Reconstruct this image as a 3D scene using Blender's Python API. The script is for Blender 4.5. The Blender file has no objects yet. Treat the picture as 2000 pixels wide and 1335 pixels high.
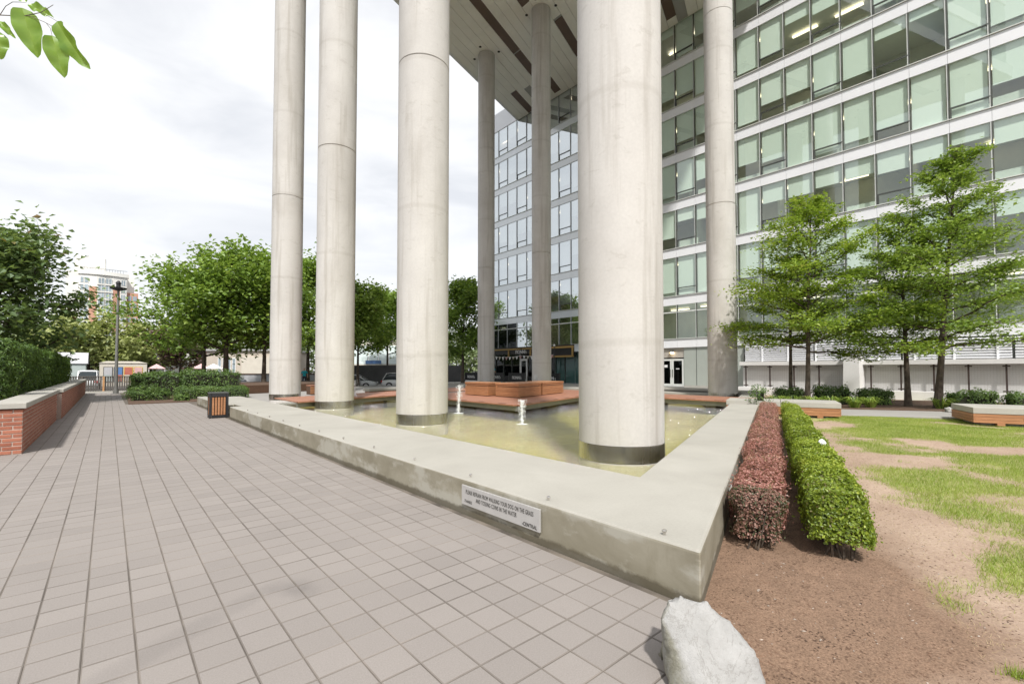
import bpy, bmesh, math, random
import numpy as np
from mathutils import Vector, Matrix

SC = bpy.context.scene
COL = SC.collection
RNG = np.random.default_rng(7)
random.seed(7)
R = math.radians

# ------------------------------------------------------------------ camera
# world: +Y runs along the paved walk, +X across it; the camera looks 41 degrees to the right of the walk
YAW, PITCH = 41.2, 1.7
cam_d = bpy.data.cameras.new('camera')
cam = bpy.data.objects.new('camera', cam_d); COL.objects.link(cam)
cam.location = (0, 0, 1.6)
cam.rotation_euler = (R(90 + PITCH), 0, R(-YAW))
cam_d.sensor_width = 36.0
cam_d.lens = 900 / 2000 * 36.0
cam_d.shift_y = 26.8 / 2000
cam_d.clip_start = 0.05
cam_d.clip_end = 3000
SC.camera = cam

# ------------------------------------------------------------------ sky, sun, exposure
SUN_EL = 50.0
SUN_DIR = Vector((-0.58, -0.815, 0)).normalized()       # horizontal direction towards the sun
w = bpy.data.worlds.new('World'); SC.world = w; w.use_nodes = True
nt = w.node_tree; nt.nodes.clear()
out = nt.nodes.new('ShaderNodeOutputWorld'); bg = nt.nodes.new('ShaderNodeBackground')
sky = nt.nodes.new('ShaderNodeTexSky'); sky.sky_type = 'NISHITA'; sky.sun_disc = False
sky.sun_elevation = R(SUN_EL); sky.sun_rotation = math.atan2(SUN_DIR.x, SUN_DIR.y)
sky.air_density = 1.0; sky.dust_density = 2.0
tc = nt.nodes.new('ShaderNodeTexCoord')
mp = nt.nodes.new('ShaderNodeMapping'); mp.inputs['Scale'].default_value = (1.6, 1.0, 5.0); mp.inputs['Rotation'].default_value = (0.15, 0.1, 0.6)
nz = nt.nodes.new('ShaderNodeTexNoise'); nz.inputs['Scale'].default_value = 1.7; nz.inputs['Detail'].default_value = 7; nz.inputs['Roughness'].default_value = 0.52; nz.inputs['Distortion'].default_value = 0.5
cr = nt.nodes.new('ShaderNodeValToRGB')
cr.color_ramp.elements[0].position = 0.36; cr.color_ramp.elements[0].color = (3.7, 3.78, 3.95, 1)
cr.color_ramp.elements[1].position = 0.60; cr.color_ramp.elements[1].color = (4.75, 4.77, 4.8, 1)
mx = nt.nodes.new('ShaderNodeMix'); mx.data_type = 'RGBA'; mx.inputs[0].default_value = 0.93
nt.links.new(tc.outputs['Generated'], mp.inputs['Vector']); nt.links.new(mp.outputs[0], nz.inputs['Vector'])
nt.links.new(nz.outputs['Fac'], cr.inputs[0])
nt.links.new(sky.outputs[0], mx.inputs[6]); nt.links.new(cr.outputs[0], mx.inputs[7])
nt.links.new(mx.outputs[2], bg.inputs['Color']); bg.inputs['Strength'].default_value = 0.1
nt.links.new(bg.outputs[0], out.inputs[0])

sun_d = bpy.data.lights.new('sun', 'SUN'); sun_d.energy = 2.2; sun_d.angle = R(3.0); sun_d.color = (1.0, 0.965, 0.91)
sun = bpy.data.objects.new('sun', sun_d); COL.objects.link(sun)
sd = Vector((SUN_DIR.x * math.cos(R(SUN_EL)), SUN_DIR.y * math.cos(R(SUN_EL)), math.sin(R(SUN_EL))))
sun.rotation_euler = sd.to_track_quat('Z', 'Y').to_euler(); sun.location = (0, 0, 60)

SC.view_settings.view_transform = 'Standard'; SC.view_settings.look = 'None'
SC.view_settings.exposure = 1.2; SC.view_settings.gamma = 1.0; SC.view_settings.use_curve_mapping = False
cy = SC.cycles
cy.use_denoising = True
cy.max_bounces = 6; cy.diffuse_bounces = 3; cy.glossy_bounces = 3; cy.transmission_bounces = 4; cy.transparent_max_bounces = 20
cy.caustics_reflective = False; cy.caustics_refractive = False
cy.sample_clamp_indirect = 4.0

# ------------------------------------------------------------------ materials
class NT:
    def __init__(s, name):
        s.m = bpy.data.materials.new(name); s.m.use_nodes = True; s.t = s.m.node_tree
        s.b = s.t.nodes['Principled BSDF']; s.o = s.t.nodes['Material Output']; s._p = None
    def n(s, kind, **kw):
        x = s.t.nodes.new(kind)
        for k, v in kw.items():
            if isinstance(k, str) and hasattr(x, k): setattr(x, k, v)
        return x
    def l(s, a, b): s.t.links.new(a, b)
    def pos(s):
        if s._p is None: s._p = s.n('ShaderNodeNewGeometry').outputs['Position']
        return s._p
    def noise(s, scale=1.0, detail=4, rough=0.55, stretch=(1, 1, 1), dist=0.0, vec=None):
        mpn = s.n('ShaderNodeMapping'); mpn.inputs['Scale'].default_value = stretch
        s.l(vec or s.pos(), mpn.inputs['Vector'])
        x = s.n('ShaderNodeTexNoise'); x.inputs['Scale'].default_value = scale; x.inputs['Detail'].default_value = detail
        x.inputs['Roughness'].default_value = rough; x.inputs['Distortion'].default_value = dist
        s.l(mpn.outputs[0], x.inputs['Vector']); return x.outputs['Fac']
    def ramp(s, fac, stops):
        r = s.n('ShaderNodeValToRGB'); e = r.color_ramp.elements
        while len(e) < len(stops): e.new(0.5)
        for i, (p, c) in enumerate(stops):
            e[i].position = p; e[i].color = (c[0], c[1], c[2], 1) if not isinstance(c, (int, float)) else (c, c, c, 1)
        s.l(fac, r.inputs[0]); return r.outputs[0]
    def mix(s, fac, a, b, mode='MIX'):
        x = s.n('ShaderNodeMix'); x.data_type = 'RGBA'; x.blend_type = mode
        for i, v in ((0, fac), (6, a), (7, b)):
            if hasattr(v, 'is_linked') or hasattr(v, 'links'): s.l(v, x.inputs[i])
            elif isinstance(v, (int, float)): x.inputs[i].default_value = v if i == 0 else (v, v, v, 1)
            else: x.inputs[i].default_value = (v[0], v[1], v[2], 1)
        return x.outputs[2]
    def math(s, op, a, b=0.0):
        x = s.n('ShaderNodeMath'); x.operation = op
        for i, v in enumerate((a, b)):
            if hasattr(v, 'links'): s.l(v, x.inputs[i])
            else: x.inputs[i].default_value = v
        return x.outputs[0]
    def color(s, c):
        if hasattr(c, 'links'): s.l(c, s.b.inputs['Base Color'])
        else: s.b.inputs['Base Color'].default_value = (c[0], c[1], c[2], 1)
    def rough(s, v):
        if hasattr(v, 'links'): s.l(v, s.b.inputs['Roughness'])
        else: s.b.inputs['Roughness'].default_value = v
    def bump(s, h, strength=0.3, dist=0.01):
        x = s.n('ShaderNodeBump'); x.inputs['Strength'].default_value = strength; x.inputs['Distance'].default_value = dist
        s.l(h, x.inputs['Height']); s.l(x.outputs[0], s.b.inputs['Normal'])
    def objrnd(s): return s.n('ShaderNodeObjectInfo').outputs['Random']
    def attr(s, name='rnd'):
        a = s.n('ShaderNodeAttribute'); a.attribute_name = name; return a.outputs['Fac']

def schlick(k, f0, normal=None):
    g = k.n('ShaderNodeNewGeometry'); d = k.n('ShaderNodeVectorMath'); d.operation = 'DOT_PRODUCT'
    k.l(g.outputs['Incoming'], d.inputs[0]); k.l(normal or g.outputs['Normal'], d.inputs[1])
    c = k.math('SUBTRACT', 1.0, k.math('ABSOLUTE', d.outputs['Value']))
    return k.math('MINIMUM', k.math('ADD', f0, k.math('MULTIPLY', k.math('POWER', c, 5.0), 1.0 - f0)), 1.0)
def plain(name, c, rough=0.6, metal=0.0, var=0.12, scale=6.0, bump=0.0):
    k = NT(name)
    if var:
        f = k.noise(scale, 5)
        k.color(k.ramp(f, [(0.3, [max(0, x * (1 - var)) for x in c]), (0.7, [min(1, x * (1 + var)) for x in c])]))
    else: k.color(c)
    k.rough(rough); k.b.inputs['Metallic'].default_value = metal
    if bump: k.bump(k.noise(scale * 6, 4), bump, 0.01)
    return k.m

def concrete(name, light, dark, stain, streak=0.0, rough=0.8, scale=0.8, ring=False):
    k = NT(name)
    c = k.ramp(k.noise(scale, 8, 0.62), [(0.32, dark), (0.68, light)])
    fine = k.noise(22, 4, 0.7)
    c = k.mix(0.22, c, k.ramp(fine, [(0.3, [x * 0.72 for x in light]), (0.75, [min(1, x * 1.15) for x in light])]))
    if streak:
        s = k.ramp(k.noise(1.0, 6, 0.62, (3.2, 3.2, 0.16)), [(0.52, 0.0), (0.74, streak)])
        c = k.mix(s, c, stain)
        s2 = k.ramp(k.noise(0.35, 5, 0.6, (1, 1, 0.5), 0.8), [(0.5, 0.0), (0.75, streak * 0.55)])
        c = k.mix(s2, c, stain)
        s3 = k.ramp(k.noise(2.6, 6, 0.65, (1, 1, 2.2), 0.4), [(0.60, 0.0), (0.66, streak * 0.35), (0.72, 0.0)])
        c = k.mix(s3, c, stain)
        # formwork joints: faint horizontal pour lines
        wv = k.n('ShaderNodeTexWave'); wv.wave_type = 'BANDS'; wv.bands_direction = 'Z'; wv.inputs['Scale'].default_value = 0.0785; wv.inputs['Distortion'].default_value = 0.5
        wv.inputs['Detail'].default_value = 2; wv.inputs['Detail Scale'].default_value = 1.5
        k.l(k.pos(), wv.inputs['Vector'])
        ln = k.ramp(wv.outputs['Fac'], [(0.9985, 0.0), (0.9998, 0.16)])
        c = k.mix(ln, c, stain)
    k.color(c); k.rough(rough); k.bump(k.noise(30, 5, 0.7), 0.15, 0.004)
    return k.m

def wood(name, c1, c2, stretch=(1, 1, 14), rough=0.55):
    k = NT(name)
    f = k.noise(3.0, 6, 0.6, stretch, 0.3)
    c = k.ramp(f, [(0.3, c1), (0.7, c2)])
    c = k.mix(k.math('MULTIPLY', k.objrnd(), 0.35), c, [x * 0.62 for x in c1])
    k.color(c); k.rough(rough); k.bump(f, 0.15, 0.004)
    return k.m

def leafmat(name, stops, transl=0.35, gloss=0.5):
    k = NT(name); k.t.nodes.remove(k.b)
    c = k.ramp(k.attr(), stops)
    d = k.n('ShaderNodeBsdfDiffuse'); t = k.n('ShaderNodeBsdfTranslucent'); g = k.n('ShaderNodeBsdfGlossy'); g.inputs['Roughness'].default_value = gloss
    k.l(c, d.inputs['Color'])
    k.l(k.mix(0.35, c, (0.32, 0.42, 0.03)), t.inputs['Color'])
    m1 = k.n('ShaderNodeMixShader'); m1.inputs[0].default_value = transl
    k.l(d.outputs[0], m1.inputs[1]); k.l(t.outputs[0], m1.inputs[2])
    m2 = k.n('ShaderNodeMixShader'); m2.inputs[0].default_value = 0.05
    k.l(m1.outputs[0], m2.inputs[1]); k.l(g.outputs[0], m2.inputs[2]); g.inputs['Color'].default_value = (0.8, 0.85, 0.8, 1)
    k.l(m2.outputs[0], k.o.inputs[0]); return k.m

def glassmat(name, tint, ior=1.6, rough=0.0, f0=None):
    k = NT(name); k.t.nodes.remove(k.b)
    t = k.n('ShaderNodeBsdfTransparent'); t.inputs[0].default_value = (*tint, 1)
    g = k.n('ShaderNodeBsdfGlossy'); g.inputs['Roughness'].default_value = rough; g.inputs['Color'].default_value = (0.90, 0.96, 1.0, 1)
    f = schlick(k, f0 if f0 is not None else ((ior - 1) / (ior + 1)) ** 2 * 0.5)
    # slight waviness of large panes
    bm = k.n('ShaderNodeBump'); bm.inputs['Strength'].default_value = 0.02; bm.inputs['Distance'].default_value = 0.05
    k.l(k.noise(0.7, 2), bm.inputs['Height']); k.l(bm.outputs[0], g.inputs['Normal'])
    bf = k.n('ShaderNodeNewGeometry').outputs['Backfacing']; f = k.math('MULTIPLY', f, k.math('SUBTRACT', 1.0, bf))
    m = k.n('ShaderNodeMixShader'); k.l(f, m.inputs[0]); k.l(t.outputs[0], m.inputs[1]); k.l(g.outputs[0], m.inputs[2])
    k.l(m.outputs[0], k.o.inputs[0]); return k.m

def emit(name, c, s):
    k = NT(name); k.color((0.8, 0.8, 0.8)); k.b.inputs['Emission Color'].default_value = (*c, 1); k.b.inputs['Emission Strength'].default_value = s
    return k.m

MAT = {}
MAT['col'] = concrete('column_concrete', (0.57, 0.55, 0.52), (0.465, 0.445, 0.42), (0.26, 0.23, 0.19), streak=0.62, scale=0.5)
k = NT('brushed_steel'); f_ = k.noise(2.2, 4, 0.6, (1, 1, 0.02))
k.color(k.ramp(f_, [(0.3, (0.40, 0.38, 0.35)), (0.5, (0.62, 0.60, 0.56)), (0.7, (0.88, 0.86, 0.83))])); k.rough(k.ramp(f_, [(0.3, 0.34), (0.7, 0.18)])); k.b.inputs['Metallic'].default_value = 1.0; MAT['steel'] = k.m  # light and dark vertical reflection bands painted into the steel colour
MAT['concrete'] = concrete('light_concrete', (0.41, 0.395, 0.355), (0.345, 0.33, 0.295), (0.3, 0.28, 0.22), scale=1.2)
MAT['concrete_grey'] = concrete('grey_concrete', (0.44, 0.43, 0.40), (0.34, 0.33, 0.30), (0.2, 0.2, 0.2), scale=1.0)

k = NT('pool_wall_concrete')
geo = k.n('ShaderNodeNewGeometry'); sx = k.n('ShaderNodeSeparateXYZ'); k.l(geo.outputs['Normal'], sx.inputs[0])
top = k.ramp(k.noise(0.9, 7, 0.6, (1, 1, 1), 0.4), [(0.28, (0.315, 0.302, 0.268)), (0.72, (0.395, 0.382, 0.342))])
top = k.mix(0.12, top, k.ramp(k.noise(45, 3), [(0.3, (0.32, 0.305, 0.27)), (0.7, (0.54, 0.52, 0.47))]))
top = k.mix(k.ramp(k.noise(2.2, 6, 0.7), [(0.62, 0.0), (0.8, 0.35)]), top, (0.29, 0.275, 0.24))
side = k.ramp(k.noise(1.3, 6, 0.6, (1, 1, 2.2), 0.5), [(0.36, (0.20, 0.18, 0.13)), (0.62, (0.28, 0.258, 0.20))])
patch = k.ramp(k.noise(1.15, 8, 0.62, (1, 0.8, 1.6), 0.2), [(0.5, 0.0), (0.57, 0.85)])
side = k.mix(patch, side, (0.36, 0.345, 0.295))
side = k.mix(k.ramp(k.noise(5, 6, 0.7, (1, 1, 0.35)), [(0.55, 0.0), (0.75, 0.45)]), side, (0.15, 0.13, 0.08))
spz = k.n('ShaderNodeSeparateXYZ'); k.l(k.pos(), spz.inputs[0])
side = k.mix(k.ramp(k.math('SUBTRACT', spz.outputs['Z'], k.math('MULTIPLY', k.noise(6, 5, 0.7), 0.10)), [(-0.045, 0.8), (0.03, 0.0)]), side, (0.075, 0.062, 0.038))     # darker ragged band towards the foot of the wall
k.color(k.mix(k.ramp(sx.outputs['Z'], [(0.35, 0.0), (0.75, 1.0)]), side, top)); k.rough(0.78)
k.bump(k.noise(16, 6, 0.7), 0.22, 0.006); MAT['poolwall'] = k.m

def paver_mat(name, src):
    k = NT(name); r = k.objrnd() if src == 'o' else k.attr()
    c = k.ramp(r, [(0.0, (0.198, 0.176, 0.162)), (0.3, (0.222, 0.198, 0.183)), (0.75, (0.232, 0.207, 0.191)), (1.0, (0.252, 0.225, 0.208))])
    c = k.mix(0.3, c, k.ramp(k.noise(0.55, 6, 0.6), [(0.3, (0.18, 0.162, 0.150)), (0.7, (0.265, 0.24, 0.221))]))
    c = k.mix(0.16, c, k.ramp(k.noise(120, 3, 0.7), [(0.3, (0.2, 0.185, 0.17)), (0.7, (0.56, 0.52, 0.5))]))
    c = k.mix(k.ramp(k.noise(3.1, 5, 0.7), [(0.66, 0.0), (0.76, 0.3)]), c, (0.2, 0.18, 0.16))
    vo = k.n('ShaderNodeTexVoronoi'); vo.inputs['Scale'].default_value = 1.15; k.l(k.pos(), vo.inputs['Vector'])
    c = k.mix(k.ramp(vo.outputs['Distance'], [(0.012, 0.55), (0.03, 0.0)]), c, (0.10, 0.09, 0.08))      # old chewing gum
    c = k.mix(k.ramp(k.noise(0.9, 7, 0.7, (1.6, 0.5, 1), 0.6), [(0.6, 0.0), (0.85, 0.16)]), c, (0.15, 0.13, 0.118))
    k.color(c); k.rough(0.82); k.bump(k.noise(150, 3, 0.7), 0.12, 0.003); return k.m
MAT['paver_o'] = paver_mat('paver_concrete', 'o'); MAT['paver_s'] = paver_mat('paver_concrete_mass', 'a')
MAT['chamfer'] = plain('dirty_paver_edge', (0.182, 0.160, 0.142), 0.9, 0, 0.35, 1.2)
MAT['joint'] = plain('sandy_joint', (0.13, 0.11, 0.09), 0.95, 0, 0.5, 2.5)

def brick_mat(name, src):
    k = NT(name); r = k.objrnd() if src == 'o' else k.attr()
    c = k.ramp(r, [(0, (0.25, 0.082, 0.052)), (0.5, (0.33, 0.118, 0.074)), (1, (0.40, 0.155, 0.10))])
    c = k.mix(0.35, c, k.ramp(k.noise(30, 5, 0.7), [(0.3, (0.22, 0.07, 0.04)), (0.7, (0.46, 0.19, 0.11))]))
    k.color(c); k.rough(0.85); k.bump(k.noise(60, 4), 0.3, 0.004); return k.m
MAT['brick_o'] = brick_mat('red_brick', 'o'); MAT['brick_s'] = brick_mat('red_brick_mass', 'a')
MAT['mortar'] = plain('pale_mortar', (0.42, 0.33, 0.28), 0.95, 0, 0.15, 20)

MAT['spandrel'] = plain('white_aluminium_panel', (0.80, 0.81, 0.84), 0.35, 0.0, 0.03, 0.6)
k = NT('glossy_spandrel_glass'); k.color((0.72, 0.77, 0.82)); k.rough(0.08); k.b.inputs['IOR'].default_value = 2.2; MAT['spandrel_glass'] = k.m
MAT['frame_dark'] = plain('dark_window_frame', (0.09, 0.096, 0.09), 0.4, 0.3, 0.1, 3)
MAT['frame_mid'] = plain('blue_grey_frame', (0.22, 0.25, 0.28), 0.4, 0.2, 0.1, 3)
MAT['frame_light'] = plain('light_window_jamb', (0.66, 0.68, 0.66), 0.45, 0.0, 0.05, 3)
MAT['pane'] = glassmat('office_glass', (0.945, 0.985, 0.955), 3.3)
MAT['pane_sky'] = glassmat('sky_reflecting_glass', (0.97, 0.985, 0.98), f0=0.6)
MAT['pane_dark'] = glassmat('dark_glass', (0.30, 0.34, 0.33), 1.6)
MAT['shopglass'] = glassmat('shop_glass', (0.68, 0.80, 0.80), 1.6)
k = NT('roller_blind'); k.color(k.ramp(k.objrnd(), [(0, (0.80, 0.85, 0.80)), (1, (0.88, 0.91, 0.87))])); k.rough(0.8); MAT['blind'] = k.m
MAT['ceiling'] = plain('office_ceiling', (0.70, 0.72, 0.64), 0.9, 0, 0.06, 1)
MAT['innerwall'] = plain('office_inner_wall', (0.66, 0.68, 0.58), 0.9, 0, 0.2, 0.4)
MAT['cubicle'] = plain('cubicle_panel', (0.62, 0.64, 0.58), 0.8, 0, 0.1, 0.8)
MAT['tubelight'] = emit('office_tube_light', (1.0, 0.84, 0.60), 1.0)
MAT['soffit'] = plain('white_soffit_panel', (0.86, 0.85, 0.82), 0.45, 0, 0.05, 0.5)
MAT['soffit_brown'] = plain('brown_soffit_panel', (0.13, 0.085, 0.065), 0.5, 0, 0.08, 0.5)
MAT['soffit_grey'] = plain('grey_soffit_panel', (0.36, 0.36, 0.36), 0.5, 0, 0.06, 0.5)
MAT['black'] = plain('black_paint', (0.018, 0.018, 0.02), 0.45, 0, 0.2, 4)
MAT['white'] = plain('white_paint', (0.76, 0.76, 0.75), 0.6, 0, 0.05, 2)
MAT['whitewall'] = concrete('white_rendered_wall', (0.72, 0.71, 0.70), (0.63, 0.62, 0.61), (0.4, 0.4, 0.4), scale=0.6)
MAT['timber'] = wood('golden_timber', (0.36, 0.22, 0.06), (0.46, 0.30, 0.10))
MAT['cedar'] = wood('orange_cedar_slat', (0.33, 0.145, 0.062), (0.47, 0.235, 0.115), (1, 1, 10))
MAT['deck'] = wood('deck_board', (0.30, 0.125, 0.075), (0.47, 0.24, 0.16), (1, 6, 6))
MAT['brownclad'] = wood('dark_brown_cladding', (0.075, 0.038, 0.022), (0.13, 0.07, 0.04))
MAT['greypanel'] = plain('grey_green_panel', (0.36, 0.39, 0.36), 0.45, 0, 0.05, 0.8)
MAT['taupe'] = plain('taupe_render', (0.40, 0.37, 0.33), 0.8, 0, 0.06, 1)
MAT['lampwarm'] = emit('warm_wall_lamp', (1.0, 0.75, 0.4), 4.0)
MAT['rust'] = plain('post_brown_steel', (0.06, 0.042, 0.036), 0.6, 0.2, 0.2, 5)
MAT['galv'] = plain('galvanised_wire', (0.52, 0.50, 0.47), 0.5, 0.3, 0.1, 3)
MAT['bark'] = plain('tree_bark', (0.085, 0.066, 0.05), 0.95, 0, 0.45, 7, 0.7)
MAT['bark_light'] = plain('young_bark', (0.13, 0.105, 0.08), 0.95, 0, 0.4, 9, 0.5)
MAT['leaf_elm'] = leafmat('elm_leaves', [(0, (0.13, 0.22, 0.025)), (0.4, (0.27, 0.40, 0.045)), (0.8, (0.42, 0.54, 0.075)), (1, (0.56, 0.58, 0.13))], 0.45)
MAT['leaf_elm2'] = leafmat('deep_elm_leaves', [(0, (0.12, 0.21, 0.04)), (0.5, (0.26, 0.39, 0.06)), (1, (0.44, 0.54, 0.11))], 0.45)
MAT['leaf_maple'] = leafmat('maple_leaves', [(0, (0.1121, 0.1943, 0.0329)), (0.5, (0.2093, 0.3364, 0.0523)), (0.9, (0.3289, 0.4634, 0.0747)), (1, (0.4186, 0.5232, 0.1046))], 0.45)
MAT['leaf_dark'] = leafmat('dark_broad_leaves', [(0, (0.072, 0.126, 0.0456)), (0.5, (0.138, 0.216, 0.078)), (0.9, (0.228, 0.312, 0.108)), (0.97, (0.264, 0.324, 0.108)), (1, (0.24, 0.144, 0.06))], 0.4)
MAT['leaf_yellow'] = leafmat('yellow_green_leaves', [(0, (0.26, 0.31, 0.10)), (0.5, (0.38, 0.42, 0.15)), (1, (0.50, 0.52, 0.22))], 0.4)
MAT['leaf_far'] = leafmat('distant_tree_leaves', [(0, (0.14, 0.19, 0.09)), (0.5, (0.22, 0.28, 0.13)), (1, (0.33, 0.38, 0.20))], 0.3)
MAT['leaf_red'] = leafmat('plum_leaves', [(0, (0.05, 0.022, 0.024)), (0.6, (0.10, 0.045, 0.045)), (1, (0.17, 0.09, 0.08))], 0.3)
MAT['leaf_box'] = leafmat('boxwood_leaves', [(0, (0.16, 0.13, 0.04)), (0.06, (0.10, 0.16, 0.012)), (0.4, (0.22, 0.30, 0.022)), (0.8, (0.34, 0.42, 0.04)), (1, (0.46, 0.50, 0.07))], 0.35)
MAT['leaf_berb'] = leafmat('barberry_leaves', [(0, (0.219, 0.0773, 0.0644)), (0.45, (0.3864, 0.161, 0.1352)), (0.85, (0.5538, 0.2834, 0.2447)), (1, (0.2576, 0.2447, 0.103))], 0.3)
MAT['leaf_berb_green'] = leafmat('barberry_green_leaves', [(0, (0.04, 0.06, 0.03)), (0.45, (0.09, 0.11, 0.05)), (0.6, (0.24, 0.12, 0.095)), (1, (0.38, 0.21, 0.17))], 0.3)
MAT['leaf_cedar'] = leafmat('cedar_hedge_sprays', [(0, (0.0322, 0.0716, 0.0161)), (0.5, (0.0804, 0.1521, 0.0287)), (1, (0.1788, 0.2773, 0.0536))], 0.25)
MAT['leaf_shrub'] = leafmat('dark_shrub_leaves', [(0, (0.0439, 0.0878, 0.0211)), (0.5, (0.0965, 0.1755, 0.0386)), (1, (0.2106, 0.3159, 0.0702))], 0.3)
MAT['blade_lily'] = leafmat('lily_blades', [(0, (0.1104, 0.1932, 0.0276)), (0.5, (0.2208, 0.3312, 0.0484)), (1, (0.414, 0.4968, 0.0966))], 0.35)
MAT['grass'] = leafmat('lawn_blades', [(0, (0.17, 0.25, 0.025)), (0.45, (0.28, 0.38, 0.04)), (0.75, (0.38, 0.46, 0.08)), (1, (0.54, 0.48, 0.22))], 0.4)
MAT['grass_pale'] = leafmat('pale_lawn_blades', [(0, (0.26, 0.31, 0.07)), (0.5, (0.40, 0.42, 0.13)), (1, (0.56, 0.50, 0.26))], 0.35)
MAT['straw'] = leafmat('dry_straw_blades', [(0, (0.30, 0.22, 0.12)), (0.5, (0.44, 0.33, 0.19)), (1, (0.56, 0.45, 0.28))], 0.2)
MAT['twigleaf'] = leafmat('big_green_leaf', [(0, (0.187, 0.357, 0.034)), (1, (0.34, 0.51, 0.085))], 0.6, 0.35)
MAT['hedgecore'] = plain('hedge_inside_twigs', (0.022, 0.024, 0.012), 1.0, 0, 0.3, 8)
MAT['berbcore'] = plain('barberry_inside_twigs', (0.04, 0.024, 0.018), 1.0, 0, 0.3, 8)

k = NT('bed_soil'); f = k.noise(5, 7, 0.65)
k.color(k.mix(0.5, k.ramp(f, [(0.3, (0.055, 0.032, 0.02)), (0.7, (0.15, 0.088, 0.058))]), k.ramp(k.noise(60, 4, 0.7), [(0.35, (0.04, 0.022, 0.014)), (0.7, (0.21, 0.13, 0.085))])))
k.rough(0.95); k.bump(k.noise(45, 5, 0.7), 0.6, 0.02); MAT['soil'] = k.m

# lawn: bare trodden earth, dry straw and green patches; mulch close to the hedges
k = NT('worn_lawn')
sep = k.n('ShaderNodeSeparateXYZ'); k.l(k.pos(), sep.inputs[0])
off = k.math('SUBTRACT', sep.outputs['Y'], k.math('MULTIPLY', sep.outputs['X'], 0.351))   # line parallel to the hedges
off = k.math('ADD', off, k.math('MULTIPLY', k.math('SUBTRACT', k.noise(0.9, 5, 0.6), 0.5), 1.3))
xx = k.math('ADD', k.math('MULTIPLY', k.math('MAXIMUM', k.math('SUBTRACT', sep.outputs['X'], 4.2), 0.0), 0.30), k.math('MULTIPLY', k.math('MAXIMUM', k.math('SUBTRACT', 3.6, sep.outputs['X']), 0.0), 0.9))
mulch = k.ramp(k.math('SUBTRACT', k.math('ADD', off, 1.55), xx), [(0.0, 0.0), (0.55, 1.0)])
xb = k.ramp(k.math('ADD', sep.outputs['X'], k.math('MULTIPLY', k.noise(1.4, 4, 0.6), 1.2)), [(0.0, 0.0), (1.0, 1.0)])
dry = k.ramp(k.noise(1.1, 7, 0.62), [(0.3, (0.30, 0.205, 0.155)), (0.5, (0.40, 0.29, 0.225)), (0.72, (0.52, 0.40, 0.31))])
dry = k.mix(0.45, dry, k.ramp(k.noise(38, 5, 0.7, (1, 1, 1), 0.5), [(0.3, (0.17, 0.105, 0.07)), (0.7, (0.54, 0.42, 0.31))]))
att = k.attr('green')
grn = k.ramp(k.noise(25, 4, 0.6), [(0.3, (0.20, 0.235, 0.05)), (0.7, (0.40, 0.41, 0.13))])
gm = k.ramp(k.noise(0.55, 6, 0.62), [(0.44, 0.0), (0.58, 0.7)])
gx = k.n('ShaderNodeMapRange'); gx.inputs[1].default_value = 4.0; gx.inputs[2].default_value = 10.0; k.l(sep.outputs['X'], gx.inputs[0])
base = k.mix(k.ramp(k.math('ADD', att, k.math('MULTIPLY', k.math('SUBTRACT', k.noise(7, 6, 0.7), 0.5), 0.6)), [(0.45, 0.0), (0.66, 0.75)]), dry, grn)
mul = k.mix(0.6, k.ramp(k.noise(7, 6, 0.65), [(0.3, (0.125, 0.074, 0.047)), (0.7, (0.285, 0.178, 0.118))]), k.ramp(k.noise(70, 5, 0.75), [(0.35, (0.08, 0.045, 0.028)), (0.68, (0.40, 0.265, 0.175))]))
k.color(k.mix(mulch, base, mul)); k.rough(0.95); k.bump(k.noise(55, 5, 0.75), 0.6, 0.02); MAT['lawn'] = k.m

MAT['asphalt'] = plain('asphalt', (0.075, 0.073, 0.07), 0.9, 0, 0.2, 1.5, 0.3)
MAT['sidewalk'] = concrete('sidewalk_concrete', (0.34, 0.325, 0.31), (0.29, 0.275, 0.26), (0.3, 0.3, 0.3), scale=0.7)
k = NT('pale_rock'); f = k.noise(5, 8, 0.62, (1, 1, 1), 0.3)
c = k.ramp(f, [(0.3, (0.33, 0.325, 0.315)), (0.7, (0.47, 0.465, 0.455))])
c = k.mix(k.ramp(k.noise(18, 5, 0.7), [(0.58, 0.0), (0.78, 0.6)]), c, (0.24, 0.23, 0.20))
c = k.mix(k.ramp(k.noise(3.5, 8, 0.7, (1, 1, 0.5), 1.5), [(0.485, 0.0), (0.5, 0.55), (0.515, 0.0)]), c, (0.2, 0.19, 0.17))
szr = k.n('ShaderNodeSeparateXYZ'); k.l(k.pos(), szr.inputs[0])
c = k.mix(k.ramp(k.math('ADD', szr.outputs['Z'], k.math('MULTIPLY', k.noise(14, 4), 0.08)), [(0.03, 0.7), (0.11, 0.0)]), c, (0.17, 0.12, 0.085))
gn = k.n('ShaderNodeNewGeometry'); dt = k.n('ShaderNodeVectorMath'); dt.operation = 'DOT_PRODUCT'; k.l(gn.outputs['Normal'], dt.inputs[0]); dt.inputs[1].default_value = (-0.85, 0.5, -0.1)
moss = k.math('MULTIPLY', k.ramp(dt.outputs['Value'], [(0.45, 0.0), (0.8, 1.0)]), k.ramp(k.noise(9, 6, 0.65, (1, 1, 0.4)), [(0.3, 0.15), (0.7, 0.8)]))
c = k.mix(moss, c, (0.19, 0.18, 0.10))
k.color(c); k.rough(0.85); k.bump(k.noise(34, 8, 0.75), 0.9, 0.02); MAT['rock'] = k.m

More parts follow.
